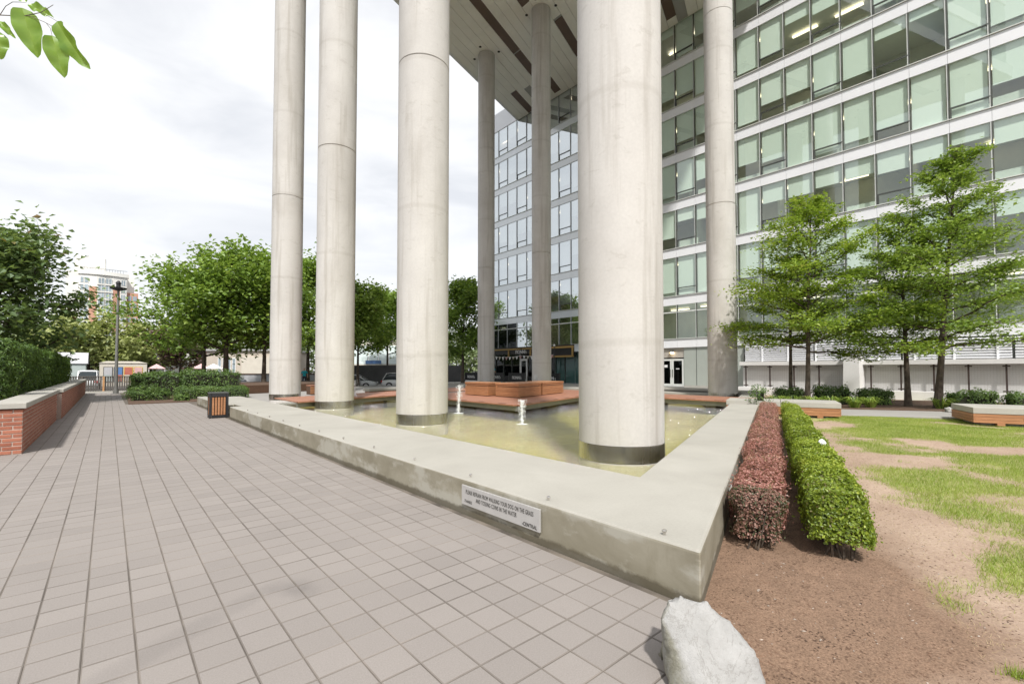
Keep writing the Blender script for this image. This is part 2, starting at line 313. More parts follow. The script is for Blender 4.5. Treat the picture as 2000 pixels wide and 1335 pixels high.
k = NT('pool_water'); k.t.nodes.remove(k.b)
t_ = k.n('ShaderNodeBsdfTransparent'); t_.inputs[0].default_value = (0.93, 0.92, 0.68, 1)
g_ = k.n('ShaderNodeBsdfGlossy'); g_.inputs['Roughness'].default_value = 0.09
bm_ = k.n('ShaderNodeBump'); bm_.inputs['Strength'].default_value = 1.0; bm_.inputs['Distance'].default_value = 0.2
hh = k.mix(0.3, k.noise(9.0, 4, 0.62, (1, 1, 1), 1.4), k.noise(3.0, 3, 0.5))
k.l(hh, bm_.inputs['Height']); k.l(bm_.outputs[0], g_.inputs['Normal']); fr = schlick(k, 0.03)
ms = k.n('ShaderNodeMixShader'); k.l(fr, ms.inputs[0]); k.l(t_.outputs[0], ms.inputs[1]); k.l(g_.outputs[0], ms.inputs[2]); k.l(ms.outputs[0], k.o.inputs[0])
MAT['water'] = k.m
k = NT('algae_pool_floor')
k.color(k.mix(0.5, k.ramp(k.noise(0.8, 6, 0.6), [(0.3, (0.22, 0.20, 0.05)), (0.5, (0.38, 0.36, 0.08)), (0.72, (0.60, 0.56, 0.20))]), k.ramp(k.noise(6, 6, 0.7, (1, 1, 1), 0.6), [(0.3, (0.20, 0.19, 0.06)), (0.7, (0.62, 0.58, 0.24))])))
k.rough(0.9); MAT['poolfloor'] = k.m
k = NT('white_water_spray'); k.color((0.9, 0.92, 0.93)); k.rough(0.25); k.b.inputs['Alpha'].default_value = 0.55; MAT['spray'] = k.m
MAT['darksteel'] = plain('grey_steel_channel', (0.26, 0.26, 0.25), 0.5, 0.4, 0.12, 3)
MAT['beige'] = plain('beige_stucco', (0.46, 0.41, 0.35), 0.85, 0, 0.1, 1)
MAT['condo_white'] = plain('condo_white_wall', (0.74, 0.73, 0.69), 0.7, 0, 0.05, 0.2)
MAT['condo_brick'] = plain('condo_brick_wall', (0.50, 0.27, 0.19), 0.8, 0, 0.08, 0.3)
MAT['condo_glass'] = plain('condo_window_glass', (0.30, 0.36, 0.40), 0.12, 0.0, 0.25, 0.25)
MAT['greywall'] = plain('charcoal_hoarding', (0.085, 0.085, 0.088), 0.7, 0, 0.3, 0.5)
MAT['ltgrey'] = plain('light_grey_hoarding', (0.44, 0.44, 0.46), 0.7, 0, 0.1, 0.7)
MAT['fencewood'] = wood('grey_fence_wood', (0.085, 0.075, 0.068), (0.16, 0.145, 0.13), (8, 8, 1))
MAT['orangepost'] = plain('new_orange_post', (0.50, 0.27, 0.12), 0.7, 0, 0.1, 5)
MAT['sloped'] = plain('pale_green_glazing', (0.42, 0.48, 0.47), 0.25, 0, 0.06, 1)
MAT['blue'] = plain('blue_sign', (0.10, 0.20, 0.42), 0.5, 0, 0.1, 3)
MAT['redp'] = plain('red_print', (0.45, 0.14, 0.10), 0.5, 0, 0.1, 3)
MAT['yellowp'] = plain('yellow_paint', (0.62, 0.38, 0.04), 0.5, 0, 0.1, 3)
MAT['cream'] = plain('cream_panel', (0.56, 0.52, 0.45), 0.6, 0, 0.05, 2)
MAT['pinkp'] = plain('pink_cloth', (0.60, 0.38, 0.38), 0.8, 0, 0.1, 5)
MAT['teal'] = plain('teal_cloth', (0.02, 0.42, 0.50), 0.8, 0, 0.1, 8)
MAT['skin'] = plain('skin', (0.52, 0.32, 0.23), 0.6, 0, 0.06, 10)
MAT['denim'] = plain('dark_trousers', (0.035, 0.04, 0.06), 0.85, 0, 0.2, 10)
MAT['hair'] = plain('dark_hair', (0.03, 0.02, 0.015), 0.6, 0, 0.2, 10)
MAT['tyre'] = plain('tyre_rubber', (0.02, 0.02, 0.02), 0.85, 0, 0.2, 8)
MAT['rim'] = plain('alloy_rim', (0.5, 0.5, 0.52), 0.3, 0.9, 0.05, 8)
MAT['carglass'] = plain('car_window', (0.03, 0.04, 0.045), 0.06, 0, 0.1, 2)
MAT['lampred'] = plain('red_lamp_lens', (0.45, 0.02, 0.02), 0.2, 0, 0.1, 8)
MAT['headlamp'] = plain('clear_lamp_lens', (0.75, 0.77, 0.78), 0.1, 0.2, 0.05, 8)
def carpaint(n, c):
    k = NT(n); k.color(c); k.rough(0.25); k.b.inputs['Coat Weight'].default_value = 0.6; return k.m
MAT['car_white'] = carpaint('white_car_paint', (0.72, 0.73, 0.74)); MAT['car_dark'] = carpaint('charcoal_car_paint', (0.035, 0.038, 0.045)); MAT['car_silver'] = carpaint('silver_car_paint', (0.50, 0.52, 0.53))
MAT['polegrey'] = plain('grey_pole_paint', (0.20, 0.20, 0.19), 0.5, 0.3, 0.1, 3)
MAT['plaque'] = plain('satin_metal_plaque', (0.46, 0.45, 0.44), 0.45, 0.25, 0.06, 6)
MAT['ink'] = plain('dark_engraved_ink', (0.045, 0.04, 0.035), 0.7, 0, 0.1, 8)
MAT['offwhite'] = plain('white_letters', (0.8, 0.8, 0.8), 0.6, 0, 0.02, 3)
MAT['tower'] = plain('tower_wall', (0.42, 0.41, 0.40), 0.8, 0, 0.08, 0.2)
MAT['flower'] = plain('white_petal', (0.8, 0.8, 0.84), 0.7, 0, 0.05, 20)
MAT['pebble'] = plain('pale_pebble', (0.38, 0.32, 0.27), 0.8, 0, 0.3, 15)
MAT['chip'] = plain('bark_chip', (0.12, 0.07, 0.045), 0.95, 0, 0.6, 3.0)

# ------------------------------------------------------------------ mesh helpers
class MB:
    """collects faces with material slots"""
    def __init__(s): s.v = []; s.f = []; s.mi = []; s.cur = 0
    def add(s, vs, fs):
        o = len(s.v); s.v.extend([tuple(map(float, p)) for p in vs]); s.f.extend([tuple(i + o for i in f) for f in fs]); s.mi.extend([s.cur] * len(fs)); return s
    def box(s, a, b):
        (x0, y0, z0), (x1, y1, z1) = a, b
        return s.add([(x0, y0, z0), (x1, y0, z0), (x1, y1, z0), (x0, y1, z0), (x0, y0, z1), (x1, y0, z1), (x1, y1, z1), (x0, y1, z1)],
                     [(3, 2, 1, 0), (4, 5, 6, 7), (0, 1, 5, 4), (1, 2, 6, 5), (2, 3, 7, 6), (3, 0, 4, 7)])
    def obox(s, c, u, lu, v, lv, z0, z1):
        """box from corner c along unit vectors u, v"""
        c = np.array(c, float); u = np.array(u, float) * lu; v = np.array(v, float) * lv
        q = [c, c + u, c + u + v, c + v]
        if np.cross(np.append(u, 0), np.append(v, 0))[2] < 0: q = [c, c + v, c + u + v, c + u]
        return s.prism(q, z0, z1)
    def prism(s, poly, z0, z1):
        n = len(poly); vs = [(p[0], p[1], z0) for p in poly] + [(p[0], p[1], z1) for p in poly]
        fs = [tuple(range(n - 1, -1, -1)), tuple(range(n, 2 * n))] + [(i, (i + 1) % n, n + (i + 1) % n, n + i) for i in range(n)]
        return s.add(vs, fs)
    def lathe(s, prof, n=24, c=(0, 0, 0), cap=True):
        vs = []; fs = []
        for r, z in prof:
            for i in range(n):
                a = 2 * math.pi * i / n; vs.append((c[0] + r * math.cos(a), c[1] + r * math.sin(a), c[2] + z))
        for j in range(len(prof) - 1):
            for i in range(n):
                a = j * n + i; b = j * n + (i + 1) % n; fs.append((a, b, b + n, a + n))
        if cap: fs.append(tuple(range(n - 1, -1, -1))); m = (len(prof) - 1) * n; fs.append(tuple(range(m, m + n)))
        return s.add(vs, fs)
    def tube(s, pts, rad, n=6):
        pts = [Vector(p) for p in pts]; vs = []; fs = []
        if not hasattr(rad, '__len__'): rad = [rad] * len(pts)
        for i, p in enumerate(pts):
            d = (pts[min(i + 1, len(pts) - 1)] - pts[max(i - 1, 0)]).normalized()
            a = d.cross(Vector((0, 0, 1))) if abs(d.z) < 0.95 else d.cross(Vector((1, 0, 0)))
            a.normalize(); b = d.cross(a)
            for j in range(n):
                t = 2 * math.pi * j / n; vs.append(p + (a * math.cos(t) + b * math.sin(t)) * rad[i])
        for i in range(len(pts) - 1):
            for j in range(n):
                q = i * n + j; r_ = i * n + (j + 1) % n; fs.append((q, q + n, r_ + n, r_))
        fs.append(tuple(range(n))); m = (len(pts) - 1) * n; fs.append(tuple(range(m + n - 1, m - 1, -1)))
        return s.add(vs, fs)
    def shift(s, d): s.v = [(x + d[0], y + d[1], z + d[2]) for x, y, z in s.v]; return s
    def mesh(s, name, mats, smooth=False, bevel=0.0, seg=1, fix=True):
        me = bpy.data.meshes.new(name); me.from_pydata(s.v, [], s.f)
        for m in (mats if isinstance(mats, (list, tuple)) else [mats]): me.materials.append(MAT[m] if isinstance(m, str) else m)
        if len(set(s.mi)) > 1: me.polygons.foreach_set('material_index', s.mi)
        if bevel or fix:
            b = bmesh.new(); b.from_mesh(me)
            if bevel:
                bmesh.ops.remove_doubles(b, verts=b.verts, dist=1e-5)
                ed = [e for e in b.edges if len(e.link_faces) == 2 and e.calc_face_angle(0) > 0.5]
                bmesh.ops.bevel(b, geom=ed, offset=bevel, segments=seg, affect='EDGES', profile=0.6)
            bmesh.ops.recalc_face_normals(b, faces=b.faces)
            b.to_mesh(me); b.free()
        if smooth:
            me.polygons.foreach_set('use_smooth', [True] * len(me.polygons)); me.set_sharp_from_angle(angle=R(38))
        me.update(); return me

BASE = {}
def link(o, parent=None):
    COL.objects.link(o)
    if parent is not None: o.parent = parent
    return o
def thing(name, label, cat, loc=(0, 0, 0), rz=0.0, group=None):
    o = bpy.data.objects.new(name, None); o.empty_display_size = 0.2; link(o)
    o.location = loc; o.rotation_euler = (0, 0, rz); BASE[o.name] = Vector(loc)
    o['label'] = label; o['category'] = cat
    if group: o['group'] = group
    return o
def tag(o, label=None, cat=None, group=None, kind=None):
    if label: o['label'] = label
    if cat: o['category'] = cat
    if group: o['group'] = group
    if kind: o['kind'] = kind
    return o
def root(o):
    while o.parent is not None: o = o.parent
    return o
def part(name, mb, mats, parent=None, w=True, smooth=False, bevel=0.0, seg=1, label=None, kind=None):
    """a mesh object; with w the MB is in world coordinates and is moved into the parent's frame (roots unrotated)"""
    if parent is not None and w:
        b = BASE.get(root(parent).name)
        if b is not None: mb.shift(-b)
    o = bpy.data.objects.new(name, mb.mesh(name, mats, smooth, bevel, seg)); link(o, parent)
    if label: o['label'] = label
    if kind: o['kind'] = kind
    return o
def inst(name, me, parent, loc=(0, 0, 0), rot=(0, 0, 0), sc=(1, 1, 1)):
    o = bpy.data.objects.new(name, me); link(o, parent); o.location = loc; o.rotation_euler = rot; o.scale = sc; return o
def single(name, mb, mats, label, cat, loc, group=None, **kw):
    """a thing that is one mesh with its origin at loc"""
    mb.shift((-loc[0], -loc[1], -loc[2])); o = bpy.data.objects.new(name, mb.mesh(name, mats, **kw)); link(o); o.location = loc
    BASE[o.name] = Vector(loc); return tag(o, label, cat, group)

def np_mesh(name, V, F, mats, rnd=None, mi=None, smooth=False):
    """fast mesh from arrays, F (n,3) or (n,4)"""
    me = bpy.data.meshes.new(name); n, kf = F.shape
    me.vertices.add(len(V)); me.vertices.foreach_set('co', np.ascontiguousarray(V, np.float32).ravel())
    me.loops.add(n * kf); me.loops.foreach_set('vertex_index', np.ascontiguousarray(F, np.int32).ravel())
    me.polygons.add(n); me.polygons.foreach_set('loop_start', np.arange(0, n * kf, kf, dtype=np.int32))
    try: me.polygons.foreach_set('loop_total', np.full(n, kf, np.int32))
    except Exception: pass
    for m in (mats if isinstance(mats, (list, tuple)) else [mats]): me.materials.append(MAT[m])
    if rnd is not None:
        a = me.attributes.new('rnd', 'FLOAT', 'POINT'); a.data.foreach_set('value', np.ascontiguousarray(rnd, np.float32))
    if mi is not None: me.polygons.foreach_set('material_index', mi)
    me.polygons.foreach_set('use_smooth', [bool(smooth)] * n)
    me.update(); me.validate(); return me

def unit(a): return a / np.maximum(np.linalg.norm(a, axis=-1, keepdims=True), 1e-9)
def leaves(P, L, W, up=0.5, rnd=None, nrm=None, fold=0.18, rng=RNG):
    """pointed folded leaves (2 triangles); up = how much they lie flat"""
    n = len(P); P = np.asarray(P, float)
    N = rng.normal(size=(n, 3)) if nrm is None else nrm + rng.normal(size=(n, 3)) * 0.45
    if nrm is None: N[:, 2] = np.abs(N[:, 2]) + up * 3
    N = unit(N); T = unit(np.cross(N, rng.normal(size=(n, 3)))); S = np.cross(N, T)
    l = L * rng.uniform(0.65, 1.25, (n, 1)); w_ = W * rng.uniform(0.7, 1.2, (n, 1))
    V = np.empty((n, 4, 3)); V[:, 0] = P - T * l / 2; V[:, 2] = P + T * l / 2 - N * l * 0.12
    V[:, 1] = P + S * w_ / 2 + N * w_ * fold - T * l * 0.08; V[:, 3] = P - S * w_ / 2 + N * w_ * fold - T * l * 0.08
    b = np.arange(n)[:, None] * 4
    F = np.concatenate([b + np.array([[0, 1, 2]]), b + np.array([[0, 2, 3]])], 1).reshape(-1, 3)
    r_ = rng.random(n) if rnd is None else rnd
    return V.reshape(-1, 3), F, np.repeat(np.clip(r_, 0, 1), 4)

def text_mesh(s, size, mat, sx=1.0, ext=0.0, bold=0.0, sp=1.0):
    cu = bpy.data.curves.new('txt', 'FONT'); cu.body = s; cu.size = size; cu.align_x = 'CENTER'; cu.align_y = 'CENTER'; cu.extrude = ext; cu.offset = bold; cu.resolution_u = 3; cu.space_character = sp
    ob = bpy.data.objects.new('txt', cu); me = bpy.data.meshes.new_from_object(ob); bpy.data.objects.remove(ob); bpy.data.curves.remove(cu)
    me.name = 'lettering'; me.transform(Matrix.Diagonal((sx, 1, 1, 1))); me.materials.clear(); me.materials.append(MAT[mat]); return me
FACE_MX = Matrix(((0, 0, -1), (-1, 0, 0), (0, 1, 0))).to_euler()     # text on a wall that faces -X: reads towards -Y
FACE_MY = Matrix(((1, 0, 0), (0, 0, -1), (0, 1, 0))).to_euler()      # on a wall that faces -Y

U3 = np.array([0.9436, 0.331]); P3 = np.array([0.331, -0.9436])       # the slanted axis of the column grid and its normal
UY = np.array([0.0, 1.0]); UX = np.array([1.0, 0.0])
CR = np.array([math.cos(R(YAW)), -math.sin(R(YAW))]); CF = np.array([math.sin(R(YAW)), math.cos(R(YAW))])   # used only to orient a few far walls

# ------------------------------------------------------------------ setting: ground, street, sidewalk
def struct(name, mb, mat, parent=None, **kw):
    o = part(name, mb, mat, parent, **kw)
    if parent is None: o['kind'] = 'structure'
    return o
struct('ground', MB().box((-700, -700, -1.2), (900, 900, -0.42)), 'asphalt')
# street runs behind the plaza, roughly parallel to the far hoardings
SD = np.array([0.80, -0.60]); SN = np.array([0.60, 0.80])
struct('street', MB().obox(np.array([-60, 86.0]), SD, 160, SN, 7.5, -0.45, -0.36), 'asphalt')
o = struct('sidewalk', MB().box((-6, 41.9, -0.4), (4.9, 44.8, -0.015)), 'sidewalk', bevel=0.02)
for yy in (43.0, 44.2): part('kerb_line', MB().box((-6, yy, -0.02), (4.9, yy + 0.12, 0.03)), 'concrete', o, bevel=0.01)
struct('plaza', MB().prism([(4.9, 22.0), (20.6, 27.6), (20.6, 12.2), (32.4, 12.2), (32.4, 50), (4.9, 44)], -0.4, 0.0), 'sidewalk')
struct('terrace', MB().prism([(24.6, 11.2), (32.4, 13.4), (32.4, 41.0), (24.6, 41.0)], -0.1, 0.27), 'concrete')
struct('patio', MB().prism([(-9, -12), (0.8, -12), (0.8, 0.05), (3.0, 1.5), (3.0, 17.5), (4.9, 25), (4.9, 41.9), (-9, 41.9)], -0.4, -0.0045), 'joint')

# pavers: 0.233 m square with chamfered edges
PS = 0.2325; G = 0.0017; CH = 0.0058
pave = struct('pavement', MB().box((-6.5, -6.0, -0.3), (2.98, -5.9, -0.03)), 'joint')
h = PS / 2 - G
def paver_arrays(cx, cy, dz, tx, ty):
    n = len(cx); q = np.array([(-1, -1), (1, -1), (1, 1), (-1, 1)], float)
    V = np.empty((n, 12, 3))
    for ring, (hh_, zz) in enumerate(((h, -0.03), (h, -0.0028), (h - CH, 0.0))):
        for i in range(4):
            x = q[i, 0] * hh_; y = q[i, 1] * hh_
            V[:, ring * 4 + i, 0] = cx + x; V[:, ring * 4 + i, 1] = cy + y; V[:, ring * 4 + i, 2] = dz + zz + (x * tx + y * ty if ring else 0)
    F = [(8, 9, 10, 11)]
    for a in (0, 4):
        for i in range(4): F.append((a + i, a + (i + 1) % 4, a + 4 + (i + 1) % 4, a + 4 + i))
    F = np.array(F); return V.reshape(-1, 3), (np.arange(n)[:, None, None] * 12 + F[None]).reshape(-1, 4)
ix = np.arange(-28, 13); iy = np.arange(-6, 180)
gx_, gy_ = np.meshgrid(ix, iy, indexing='ij'); cx_ = gx_.ravel() * PS + 0.035; cy_ = gy_.ravel() * PS + 0.05
keep = (cx_ + PS / 2 < 2.995) & (cy_ < 41.8)
keep &= ~((cx_ < -1.27) & (cy_ > 12.75)) & ~((cx_ > 0.70) & (cy_ > 27.35))
keep &= ~((cy_ - 0.08 < 1.5 + 0.66 * (cx_ - 3.0)) & (cx_ > 1.0))
keep &= ~((cy_ > 24.7) & (cx_ > 3.0))
cx_, cy_ = cx_[keep], cy_[keep]
dist = np.hypot(cx_ - 1.2, cy_ - 1.6)
ray_ok = (cy_ * CF[1] + cx_ * CF[0] > 1.75) & (np.abs(cx_ * CR[0] + cy_ * CR[1]) < 1.15 * (cx_ * CF[0] + cy_ * CF[1]))
order = np.argsort(np.where(ray_ok, dist, 1e6)); near = order[:300]; rest = order[300:]
V, F = paver_arrays(np.zeros(1), np.zeros(1), np.zeros(1), np.zeros(1), np.zeros(1))
PMI = np.array([0, 0, 0, 0, 0, 1, 1, 1, 1], np.int32)
pm = np_mesh('paver', V, F, ['paver_o', 'chamfer'], mi=PMI)
for i in near:
    inst('paver', pm, pave, (cx_[i], cy_[i], random.uniform(-0.0012, 0.0012)), (random.gauss(0, 0.0015), random.gauss(0, 0.0015), 0))
n = len(rest)
V, F = paver_arrays(cx_[rest], cy_[rest], RNG.uniform(-0.0012, 0.0012, n), RNG.normal(0, 0.0015, n), RNG.normal(0, 0.0015, n))
o = bpy.data.objects.new('paver_field', np_mesh('paver_field', V, F, ['paver_s', 'chamfer'], np.repeat(RNG.random(n), 12), mi=np.tile(PMI, n))); link(o, pave); o['kind'] = 'stuff'

# lawn sheet with gentle unevenness
nx, ny = 280, 230
gx2, gy2 = np.meshgrid(np.linspace(1.2, 33, nx), np.linspace(-14, 13.2, ny), indexing='ij')
def vnoise(x, y, s, seed):
    r_ = np.random.default_rng(seed); t = r_.random((64, 64)); x = x * s; y = y * s
    x0 = np.floor(x).astype(int); y0 = np.floor(y).astype(int); fx = x - x0; fy = y - y0; fx = fx * fx * (3 - 2 * fx); fy = fy * fy * (3 - 2 * fy)
    g = lambda a, b: t[a % 64, b % 64]
    return (g(x0, y0) * (1 - fx) + g(x0 + 1, y0) * fx) * (1 - fy) + (g(x0, y0 + 1) * (1 - fx) + g(x0 + 1, y0 + 1) * fx) * fy
def lawn_z(x, y): return -0.02 + 0.05 * (vnoise(x, y, 0.9, 3) - 0.5) * np.clip((x - 1.8) / 3, 0.12, 1) + 0.018 * (vnoise(x, y, 3.1, 4) - 0.5) * np.clip((x - 1.8) / 2, 0.2, 1)
zz = lawn_z(gx2, gy2)
V = np.stack([gx2, gy2, zz], -1).reshape(-1, 3)
a = (np.arange(nx - 1)[:, None] * ny + np.arange(ny - 1)[None]).ravel()
F = np.stack([a, a + ny, a + ny + 1, a + 1], 1)
cxy = V[F].mean(1)
# right of the paving edge, and in front of the slanted pool wall
ok = (cxy[:, 0] > 2.95) | ((cxy[:, 0] > 2.45) & (cxy[:, 1] < 0.6))
edge_x = 2.62
ok = (cxy[:, 0] > 2.98) | ((cxy[:, 0] > 1.2) & (cxy[:, 1] < 1.5 + 0.66 * (cxy[:, 0] - 3.0)))
ok &= cxy[:, 1] < 1.9 + 0.351 * (cxy[:, 0] - 3.0) + 0.4
F = F[ok]
o = bpy.data.objects.new('lawn', np_mesh('lawn', V, F, 'lawn', smooth=True)); link(o); o['kind'] = 'structure'

# the slab path behind the lawn
PD = np.array([0.51, -0.86]); PN = np.array([0.86, 0.51])
struct('path', MB().obox(np.array([19.1, 4.6]) - PD * 3.0, PD, 16, PN, 2.6, -0.2, 0.035), 'sidewalk', bevel=0.01)
struct('planting_bed', MB().obox(np.array([21.4, 5.9]) - PD * 4.0, PD, 16, PN, 7.0, -0.2, 0.05), 'soil')

# ------------------------------------------------------------------ pool
WT = 0.38
def yout(x): return 1.52 + 0.351 * (x - 3.01)
def yin(x): return 3.03 + 0.351 * (x - 4.58)
struct('pool_floor', MB().prism([(4.0, 2.2), (26, 9.0), (26, 24), (4.0, 24)], -0.35, -0.16), 'poolfloor')
me = MB(); me.add([(4.5, 2.6, 0.12), (25.2, 9.9, 0.12), (25.2, 23, 0.12), (4.5, 22, 0.12)], [(0, 1, 2, 3)])
struct('water', me, 'water')

pw = thing('pool_wall', 'low broad concrete wall with sharp corner edging the pool', 'wall', (3.01, 1.52, 0))
m = MB().prism([(3.01, 1.52), (25.6, yout(25.6)), (24.9, yin(24.9)), (4.58, 3.03), (4.58, 17.45), (3.01, 17.45)], -0.3, WT)
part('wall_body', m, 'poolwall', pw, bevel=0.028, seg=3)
for (yy) in [1.85, 3.04, 4.27, 5.54, 6.80, 8.03, 9.26, 10.49, 11.72, 12.95, 14.2, 15.4]:
    part('steel_stud', MB().lathe([(0.011, 0), (0.011, 0.022), (0.019, 0.024), (0.019, 0.034), (0.012, 0.04)], 8, (3.115, yy, WT - 0.002)), 'steel', pw, smooth=False)
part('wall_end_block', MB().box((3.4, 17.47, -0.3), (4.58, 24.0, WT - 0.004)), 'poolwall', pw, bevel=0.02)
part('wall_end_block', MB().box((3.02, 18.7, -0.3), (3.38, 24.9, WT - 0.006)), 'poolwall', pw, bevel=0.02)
part('wall_end_block', MB().box((24.2, 9.6, -0.3), (26.2, 11.2, 0.46)), 'concrete', pw, bevel=0.02)

sg = thing('wall_sign', 'grey metal notice with dark lettering fixed to the low pool wall', 'sign', (2.995, 3.63, 0.10))
part('sign_plate', MB().box((2.978, 3.02, 0.115), (2.998, 4.25, 0.325)), 'plaque', sg, bevel=0.002)
def sign_text(s, y, z, size, sx, parent, x=2.9755, mat='ink', bold=0.0):
    o = bpy.data.objects.new('lettering', text_mesh(s, size, mat, sx, 0.0006, bold, 1.12)); link(o, parent); b = BASE[root(parent).name]
    o.location = Vector((x, y, z)) - b; o.rotation_euler = FACE_MX; return o
sign_text('PLEASE REFRAIN FROM WALKING YOUR DOG ON THE GRASS', 3.635, 0.262, 0.062, 0.56, sg, bold=0.0)
sign_text('AND TOSSING COINS IN THE WATER', 3.66, 0.200, 0.062, 0.56, sg, bold=0.0)
sign_text('-THANKS', 4.13, 0.160, 0.044, 0.72, sg)
sign_text('-CENTRAL', 3.155, 0.148, 0.048, 0.82, sg, bold=0.0008)
pq = single('wall_plaque', MB().obox(np.array([5.15, yout(5.15)]) + P3 * 0.004, U3, 0.62, P3, 0.014, 0.06, 0.27), 'plaque', 'blank dark metal plaque on the lawn side of the pool wall', 'plaque', (5.4, 2.3, 0.06))

# ------------------------------------------------------------------ columns
ZS = 28.2
cols = {}
def column(key, x, y, label):
    t = thing('concrete_column', label, 'column', (x, y, -0.2), 0, 'tall concrete columns of the raised block'); cols[key] = t
    r = 0.7; zs = [0.0, 10.2, 20.2, ZS + 0.2]
    for i in range(3):
        a, b = zs[i], zs[i + 1]; g = 0.018
        prof = [(r - 0.02, a), (r, a + g), (r, b - g), (r - 0.02, b - 0.004)]
        part('shaft_segment', MB().lathe(prof, 72, cap=True), 'col', t, w=False, smooth=True)
    part('steel_band', MB().lathe([(r + 0.006, 0.345), (r + 0.006, 0.615), (r - 0.01, 0.617)], 72, cap=False), 'steel', t, w=False, smooth=True)
names = [('c5', 0, 0, 'nearest and widest pale concrete column, by the sharp pool corner'), ('c3', 0, 1, 'pale concrete column in the water, second of the front row from the pool corner'),
         ('c2', 0, 2, 'grey concrete column with steel foot, third of the front row from the pool corner'), ('c1', 0, 3, 'leftmost concrete column, farthest of the front row'),
         ('c6', 1, 0, 'concrete column dappled with leaf shadow beside the glass doors'), ('c7', 1, 1, 'back-row concrete column standing behind the nearest column'),
         ('c4b', 1, 2, 'slender far concrete column rising behind the orange wooden boxes'), ('c4a', 1, 3, 'farthest slender concrete column, at the left end of the glass building')]
for key, rw, i, lab in names:
    column(key, 6.52 + 17.1 * rw, 4.66 + 6.54 * i + 5.98 * rw, lab)

# ------------------------------------------------------------------ raised block on the columns, with panelled soffit
br = thing('raised_block', 'high building block carried on the columns, white panelled underside with brown strips', 'building', (18, 18, 0))
YE0, YE1 = 2.2, 26.85            # slanted edges at X = 6.52
def ysl(x, y0): return y0 + 0.3508 * (x - 6.52)
XA, XB = 3.6, 32.44
o_ = np.array([XA, ysl(XA, YE0)])
Ls = (XB - XA) / U3[0]
nst = 31; pitch = (YE1 - YE0) / nst                       # strips measured along Y
npan = 8; plen = (XB - XA) / npan
brown = set(); grey = set()
def cell(x, y):
    return int((y - ysl(x, YE0)) / pitch), (x - XA)
def mark(st, x0, x1, y0, y1, n=14):
    for q in np.linspace(0.08, 0.92, n):
        x = x0 + (x1 - x0) * q; y = y0 + (y1 - y0) * q; st.add((cell(x, y)[0], round(x, 2)))
ov = []     # (strip, xa, xb, material)
def strip_of(x, y): return int((y - ysl(x, YE0)) / pitch)
ov.append((strip_of(18.9, 26.4), 10.0, 25.4, 'soffit_brown'))
ov.append((strip_of(26.2, 28.55), 25.4, 28.6, 'soffit_brown'))
ov.append((strip_of(30.2, 33.2), 28.7, 32.3, 'soffit_brown'))
ov.append((strip_of(29.9, 31.6), 29.2, 32.3, 'soffit_grey'))
ov.append((strip_of(30.9, 29.4), 28.0, 31.9, 'soffit_brown'))
ov.append((strip_of(27.6, 24.7), 25.0, 29.5, 'soffit_brown'))
ov.append((strip_of(22.0, 24.1), 14.0, 22.4, 'soffit_brown'))
ov.append((strip_of(30.5, 17.6), 26.0, 31.6, 'soffit_brown'))
ov.append((strip_of(31.6, 16.9), 26.0, 32.3, 'soffit_grey'))
ov.append((strip_of(20, 15), 12.0, 24.0, 'soffit_brown')); ov.append((strip_of(14, 9), 6.0, 15.0, 'soffit_brown'))
for rw_ in (0, 1):
    for i in range(4):
        for j in range(4):
            an = R(25 + 90 * j)
            part('downlight', MB().lathe([(0.06, -0.05), (0.11, -0.03), (0.11, -0.002)], 10, (6.52 + 17.1 * rw_ + 1.15 * math.cos(an), 4.66 + 6.54 * i + 5.98 * rw_ + 1.15 * math.sin(an), ZS)), 'black', br)
gap = 0.03
for s in range(nst):
    ya, yb = YE0 + s * pitch + gap / 2, YE0 + (s + 1) * pitch - gap / 2
    cuts = [XA + i * plen for i in range(npan + 1)]
    segs = []
    spans = [(a, b, mt) for st, a, b, mt in ov if st == s]
    for i in range(npan):
        a, b = cuts[i], cuts[i + 1]; mt = 'soffit'
        mid = [(a, b, 'soffit')]
        for (sa, sb, smt) in spans:
            nm = []
            for (p, q, mm) in mid:
                if sb <= p or sa >= q: nm.append((p, q, mm)); continue
                if sa > p: nm.append((p, sa, mm))
                nm.append((max(p, sa), min(q, sb), smt))
                if sb < q: nm.append((sb, q, mm))
            mid = nm
        segs += mid
    for (a, b, mm) in segs:
        if b - a < 0.3: continue
        a2, b2 = a + 0.006, b - 0.006
        m = MB().prism([(a2, ysl(a2, ya)), (b2, ysl(b2, ya)), (b2, ysl(b2, yb)), (a2, ysl(a2, yb))], ZS, ZS + 0.05)
        part('soffit_panel', m, mm, br)
part('soffit_backing', MB().prism([(XA, ysl(XA, YE0)), (XB, ysl(XB, YE0)), (XB, ysl(XB, YE1)), (XA, ysl(XA, YE1))], ZS + 0.06, ZS + 0.5), 'soffit_grey', br)
for nm, (ya, yb) in (('edge_fascia', (YE1, YE1 + 0.25)), ('edge_fascia', (YE0 - 0.25, YE0))):
    part(nm, MB().prism([(XA, ysl(XA, ya)), (XB, ysl(XB, ya)), (XB, ysl(XB, yb)), (XA, ysl(XA, yb))], ZS - 0.02, ZS + 0.9), 'spandrel', br)
part('edge_fascia', MB().prism([(XA - 0.25, ysl(XA, YE0 - 0.25)), (XA - 0.003, ysl(XA, YE0 - 0.25)), (XA - 0.003, ysl(XA, YE1 + 0.25)), (XA - 0.25, ysl(XA, YE1 + 0.25))], ZS - 0.02, ZS + 0.9), 'spandrel', br)
